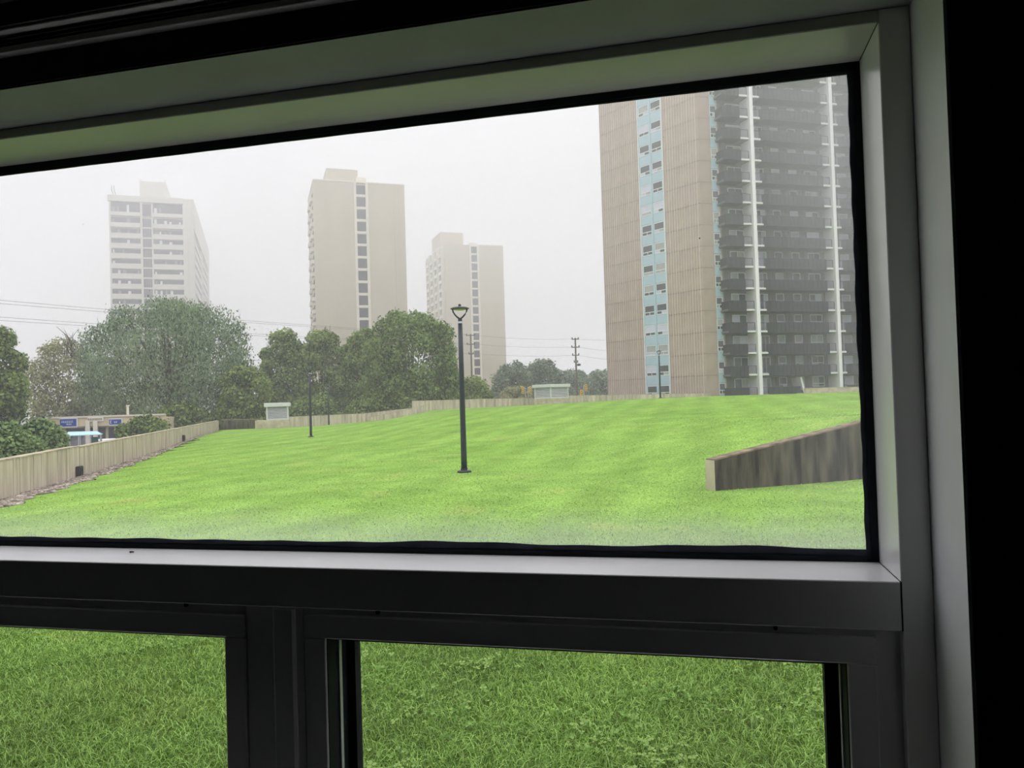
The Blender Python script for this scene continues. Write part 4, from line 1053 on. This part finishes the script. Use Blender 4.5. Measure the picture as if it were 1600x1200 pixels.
signal(817, 609.5, 112, 1, 'yellow traffic light left of a close pair beside the vent house', 0)
signal(828.5, 609, 113, -1, 'yellow traffic light right in the pair, next to the vent house', 0)
signal(908.5, 614.5, 108, 1, 'low yellow traffic light just above the wall beyond the vent house', 0)
signal(915.5, 606, 114, -1, 'higher yellow traffic light near the foot of the utility pole', 0)

# ------------------------------------------------------------------ trees
L_dark = leaf_mat('leaf_dark', lin((44, 70, 40)), lin((150, 172, 104)))
L_mid = leaf_mat('leaf_mid', lin((50, 78, 42)), lin((158, 176, 108)))
L_silver = leaf_mat('leaf_silvery', lin((44, 72, 48)), lin((146, 168, 128)))
L_pale = leaf_mat('leaf_pale', lin((96, 112, 78)), lin((182, 182, 136)))
L_hedge = leaf_mat('leaf_hedge', lin((46, 72, 48)), lin((156, 180, 124)))
L_far = leaf_mat('leaf_hazed', lin((70, 92, 74)), lin((150, 166, 138)))  # leaf colours lightened and greyed, with distance haze put into them
def tree(name, x0, x1, ytop, ybot, Y, lm, label, seed, n=16000, leaf=.30, lobes=26, profile=1.0, cat='tree', group=None, droop=0.0, density=1.0, trunk=True, bare=False, dens_lo=0.2):
    rg_ = np.random.default_rng(seed); rr = random.Random(seed)
    pl, pr = at(x0, (ytop + ybot) / 2, Y), at(x1, (ytop + ybot) / 2, Y)
    cx, w = (pl.x + pr.x) / 2, (pr.x - pl.x); zt_, zb_ = at((x0 + x1) / 2, ytop, Y).z, at((x0 + x1) / 2, ybot, Y).z
    H = zt_ - zb_; e = empty(name, (cx, Y, STREET)); dz = STREET
    # lobes sit evenly over a full, slightly squared envelope
    C, R, U_ = [], [], []
    A_, B_ = w / 2, w / 2 * .8
    zc = zb_ + H * .42; up_, dn_ = zt_ - zc, zc - zb_
    for i in range(lobes):
        dz_ = 1 - 1.75 * (i + .5) / lobes; a = i * 2.39996 + rr.uniform(-.3, .3); sr = math.sqrt(max(0, 1 - dz_ * dz_))
        dx_, dy_ = sr * math.cos(a), sr * math.sin(a); pw = 2.0 + profile * .5
        q = 1 / (abs(dx_) ** pw + abs(dy_) ** pw + abs(dz_) ** pw) ** (1 / pw)
        lr = rr.uniform(.26, .40) * min(A_, H * .6) * (1.25 if lobes < 30 else .9)
        vz = up_ if dz_ > 0 else dn_
        def lim(v, ext): return v * max(.1, ext - lr * .92) / ext * rr.uniform(.82, 1.0)
        C.append((lim(dx_ * q * A_, A_), lim(dy_ * q * B_, B_), zc - dz + lim(dz_ * q * vz, vz))); R.append((lr, lr, lr * rr.uniform(.75, .95))); U_.append((dx_, dy_, dz_ * .6 + .25))
    C.append((0, 0, zc - dz)); R.append((A_ * .74, B_ * .7, H * .38)); U_.append((0, 0, .2))
    C, R, U_ = np.array(C), np.array(R), np.array(U_)
    pr_ = R[:, 0] ** 2; pr_[-1] *= .3
    pick = rg_.choice(len(C), n, p=pr_ / pr_.sum())
    d = rg_.normal(size=(n, 3)); d /= np.linalg.norm(d, axis=1)[:, None]
    d = d + .55 * U_[pick]; d /= np.linalg.norm(d, axis=1)[:, None]
    k = rg_.random(n) ** .3 * rg_.uniform(.84, 1.13, n)
    k = k * np.where(rg_.random(n) < .07, rg_.uniform(1.05, 1.3, n), 1.0)
    pos_ = C[pick] + d * R[pick] * k[:, None]
    pos_[:, 2] -= droop * k * rg_.random(n)
    nrm = d * .7 + rg_.normal(size=(n, 3)) * .65 + np.array([0, 0, .35]); nrm /= np.linalg.norm(nrm, axis=1)[:, None]
    t_ = np.cross(nrm, rg_.normal(size=(n, 3))); 
    if droop: t_ = t_ * .5 + np.array([0, 0, -1.0]) * .8
    t_ /= np.linalg.norm(t_, axis=1)[:, None]; s_ = np.cross(nrm, t_)
    ls = leaf * rg_.uniform(.6, 1.3, n)[:, None]; wd = ls * (.33 if droop else .48)
    v0, v2 = pos_ - t_ * ls * .6, pos_ + t_ * ls * .6
    v1, v3 = pos_ + s_ * wd - nrm * ls * .12, pos_ - s_ * wd - nrm * ls * .12
    V = np.stack([v0, v1, v2, v3], 1).reshape(-1, 3); o4 = 4 * np.arange(n)[:, None]
    fl = np.concatenate([o4 + np.array([[0, 1, 2]]), o4 + np.array([[0, 2, 3]])], 1).ravel()
    cr = soup('crown', V, fl, 3, lm, e)
    if trunk:
        H0 = zb_ - dz; tb = MB(); th_ = max(.16, w * .018)
        tb.tube([(0, 0, 0), (.05 * w * rr.uniform(-.4, .4), 0, (H0 + H * .25)), (.05 * w * rr.uniform(-.6, .6), 0, H0 + H * .62)], [th_, th_ * .75, th_ * .4], 8).build('trunk', M_bark, e)
        br = MB()
        for i in range(min(14, len(C))):
            c = Vector(C[i]); b0_ = Vector((0, 0, max(.5, H0 + H * rr.uniform(.12, .45))))
            mid = b0_.lerp(c, .5) + Vector((0, 0, -.06 * H)); br.tube([b0_, mid, c, c + (c - mid) * .35], [th_ * .45, th_ * .28, th_ * .14, .02], 5)
        o_ = br.build('branches', M_bark, e)
    if bare:
        tw = MB()
        for i in range(26):
            a = rr.uniform(-.8, .8); b0_ = Vector((rr.uniform(.1, .4) * w, rr.uniform(-1, 1), zt_ - dz - H * rr.uniform(.1, .35)))
            p1 = b0_ + Vector((math.sin(a) * 1.2, rr.uniform(-.5, .5), 1.3)); p2 = p1 + Vector((math.sin(a * 1.6) * .9, rr.uniform(-.5, .5), .9))
            tw.tube([b0_, p1, p2], [.06, .04, .015], 4)
        tag(tw.build('dead_twigs', M_bark, e), kind='stuff')
    tag(e, label, cat, group); return e
GT_ = 'trees beyond the garden walls'
tree('tree', -60, 42, 498, 690, 66, L_dark, 'dark tree cut by the left window edge', 1, 15000, .26, group=GT_)
tree('tree', 36, 150, 522, 690, 92, L_pale, 'pale feathery tree with bare twigs left of the largest tree', 2, 9000, .26, 22, group=GT_, bare=True)
tree('tree', 122, 404, 452, 676, 86, L_silver, 'largest broad silvery green tree in front of the white banded tower', 3, 42000, .27, 46, .9, group=GT_, droop=.5)
tree('tree', 335, 432, 560, 690, 83, L_mid, 'yellowish green tree at the edge of the largest tree', 4, 9000, .27, 20, group=GT_)
tree('tree', 398, 484, 508, 680, 96, L_mid, 'leafy tree behind the small white vent', 5, 13000, .30, 24, group=GT_)
tree('tree', 462, 546, 498, 680, 100, L_mid, 'olive tinged tree at the foot of the middle tower', 6, 13000, .30, 24, group=GT_)
tree('tree', 520, 612, 502, 680, 98, L_dark, 'green tree half hidden by the round maple', 7, 13000, .30, 24, group=GT_)
tree('tree', 560, 722, 468, 675, 94, L_dark, 'big round dense maple before the third pale tower', 8, 30000, .29, 40, .95, group=GT_)
tree('tree', 690, 776, 580, 660, 106, L_mid, 'low bright shrubby tree right of the round maple', 9, 9000, .26, 20, group=GT_)
tree('tree', 764, 838, 562, 650, 150, L_far, 'misty tree standing against the third pale tower edge', 10, 9000, .42, 20, group=GT_)
tree('tree', 806, 886, 556, 650, 156, L_far, 'misty taller tree above the louvred vent house', 11, 10000, .42, 22, group=GT_)
tree('tree', 868, 928, 570, 650, 190, L_far, 'faint misty tree behind the utility pole', 12, 7000, .5, 18, group=GT_)
tree('tree', 906, 978, 570, 650, 178, L_far, 'faint misty tree touching the brick tower edge', 13, 8000, .5, 18, group=GT_)
tree('bush', 778, 832, 600, 640, 122, L_pale, 'yellowish bush below the misty trees', 14, 3500, .3, 14, cat='bush', trunk=False)
tree('bush', -70, 66, 654, 760, 33, L_hedge, 'dense hedge bush at the left edge behind the garden wall', 15, 14000, .14, 26, .5, cat='bush', trunk=False)
tree('bush', 10, 106, 648, 745, 36, L_hedge, 'dense green bush beside the bus shelter', 16, 14000, .14, 26, .6, cat='bush', trunk=False)
tree('bush', 180, 268, 645, 712, 64, L_dark, 'dark shrub covering the end of the strip shop', 17, 6000, .2, 16, cat='bush', trunk=False)
for i, (a, b_, t_, Yd, lb_) in enumerate(((96, 235, 606, 97, 'dark undergrowth bush rising over the shop roof'), (240, 330, 620, 80, 'dark undergrowth bush below the largest tree'), (320, 420, 622, 86, 'dark undergrowth bush left of the small white vent'), (445, 540, 612, 88, 'dark undergrowth bush behind the faint lamp post'),
                                  (530, 630, 612, 91, 'dark undergrowth bush behind the ramped wall'), (700, 770, 612, 100, 'low bush behind the pale wall next to the ramp'))):
    tree('bush', a, b_, t_, 690, Yd, L_dark, lb_, 30 + i, 7000, .26, 18, .4, cat='bush', trunk=False)

# ------------------------------------------------------------------ grass blades and clover
rgn = np.random.default_rng(11)
def scatter(n, d0, d1, half_ang, power):
    u = rgn.random(n)
    dd = (d0 ** power + u * (d1 ** power - d0 ** power)) ** (1 / power) if power else d0 + (d1 - d0) * u ** 2.1
    a = rgn.uniform(-half_ang, half_ang, n); x, y = dd * np.sin(a), dd * np.cos(a)
    wl_ = WLa.x + (y - WLa.y) * (WLb.x - WLa.x) / (WLb.y - WLa.y) + np.clip((60 - y) / 35, .35, 1) * .55
    s = (x - RW0.x) * RWD.x + (y - RW0.y) * RWD.y; d = (x - RW0.x) * RWN.x + (y - RW0.y) * RWN.y
    ok = (x > wl_) & (y < far_y(x) - 1.5) & ~((s > -.02) & (d > -.01) & (d < th + .02)) & (y > 1.9)
    for lx, ly in ((lp.location.x, lp.location.y),): ok &= ((x - lx) ** 2 + (y - ly) ** 2) > .17 ** 2
    return x[ok], y[ok], dd[ok]
def blades(n, d0, d1, ha, power, hgt, wid, lean):
    x, y, dd = scatter(n, d0, d1, ha, power); m = len(x); z = ground(x, y) - .006
    sc_ = np.clip(dd / 6.0, 1.0, None) ** .7
    h = (hgt + (.070 - hgt) * np.exp(-np.clip(dd - 5, 0, None) / 4.5)) * rgn.uniform(.5, 1.25, m); w = wid * rgn.uniform(.7, 1.4, m) * sc_
    a = rgn.uniform(0, 6.283, m); b_ = rgn.uniform(0, 6.283, m); ln = rgn.uniform(.15, 1.0, m) * lean
    sx, sy = np.cos(a) * w, np.sin(a) * w; ox, oy = np.cos(b_) * h * ln, np.sin(b_) * h * ln
    B = np.c_[x, y, z]; S = np.c_[sx, sy, np.zeros(m)]; Mid = B + np.c_[ox * .35, oy * .35, h * .6]; Tip = B + np.c_[ox, oy, h * (1 - .35 * ln)]
    return np.stack([B - S, B + S, Mid + S * .75, Mid - S * .75, Tip], 1)
parts = [blades(230000, 2.4, 7.5, .78, 1.2, .018, .0021, 1.9), blades(210000, 6.2, 60, .70, 0, .027, .0026, 2.1)]
V = np.concatenate(parts); m = len(V); o5 = 5 * np.arange(m)[:, None]
fl = np.concatenate([o5 + np.array([[0, 1, 2]]), o5 + np.array([[0, 2, 3]]), o5 + np.array([[3, 2, 4]])], 1).ravel()
gr = soup('grass', V.reshape(-1, 3), fl, 3, M_blade)
tag(gr, 'short mown grass blades covering the lawn', 'grass', kind='stuff')
# clover leaves: three rounded leaflets each, in patches
M_clover = leaf_mat('clover_leaf', (0.13, 0.28, 0.06), (0.36, 0.52, 0.16), 1.5, .3, .6)
cc = []
for i in range(60):
    cx, cy2, rr2 = rgn.uniform(-1.2, 3.6), rgn.uniform(2.9, 8.5), rgn.uniform(.12, .42)
    k = int(20 + 150 * rr2); cc.append(np.c_[cx + rgn.normal(0, rr2 * .6, k), cy2 + rgn.normal(0, rr2 * .5, k)])
for i in range(14):
    cx, cy2, rr2 = rgn.uniform(-5, -1.2), rgn.uniform(3.0, 8), rgn.uniform(.08, .2)
    k = int(10 + 60 * rr2); cc.append(np.c_[cx + rgn.normal(0, rr2 * .6, k), cy2 + rgn.normal(0, rr2 * .5, k)])
cc = np.concatenate(cc); cz = ground(cc[:, 0], cc[:, 1]) + rgn.uniform(.035, .075, len(cc)); n = len(cc)
leafs = []
rot0 = rgn.uniform(0, 6.28, n); size = rgn.uniform(.010, .024, n); tx_, ty_ = rgn.normal(0, .25, n), rgn.normal(0, .25, n)
for j in range(3):
    aa = rot0 + j * 2.094
    for_pts = [(0.05, 0), (.5, .45), (1.0, .38), (1.08, 0), (1.0, -.38), (.5, -.45)]
    P = []
    for (u, v) in for_pts:
        lx, ly = size * (u * np.cos(aa) - v * np.sin(aa)), size * (u * np.sin(aa) + v * np.cos(aa))
        P.append(np.c_[cc[:, 0] + lx, cc[:, 1] + ly, cz + lx * tx_ + ly * ty_ + size * abs(v) * .35])
    leafs.append(np.stack(P, 1))
V = np.concatenate(leafs); m = len(V)
cl_ = soup('clover', V.reshape(-1, 3), (6 * np.arange(m)[:, None] + np.arange(6)[None]).ravel(), 6, M_clover)
tag(cl_, 'small clover leaves growing in patches through the near grass', 'clover', kind='stuff')

# ------------------------------------------------------------------ mist between the lawn and the towers
mist = empty('mist', (0, 24, STREET))
for za, zb2, den in ((STREET - .5, 12.9, 0.0013), (13, 29.9, 0.0034), (30, 49.9, 0.0052), (50, 76, 0.0060)):
    fm = bpy.data.materials.new('mist_layer'); fm.use_nodes = True
    fn_, fl_ = fm.node_tree.nodes, fm.node_tree.links; fn_.clear()
    fo = fn_.new('ShaderNodeOutputMaterial'); vs = fn_.new('ShaderNodeVolumeScatter')
    vs.inputs['Color'].default_value = (0.985, 0.975, 1.0, 1); vs.inputs['Density'].default_value = den; vs.inputs['Anisotropy'].default_value = 0.0
    fl_.new(vs.outputs[0], fo.inputs['Volume']); fm.cycles.homogeneous_volume = True
    k_ = za * .01
    MB().box(-380 - k_, 380 + k_, k_ * .3, 396 + k_, za - STREET, zb2 - STREET).build('mist_layer', fm, mist)
tag(mist, 'pale mist thickening with height between the lawn and the towers', 'mist', kind='stuff')
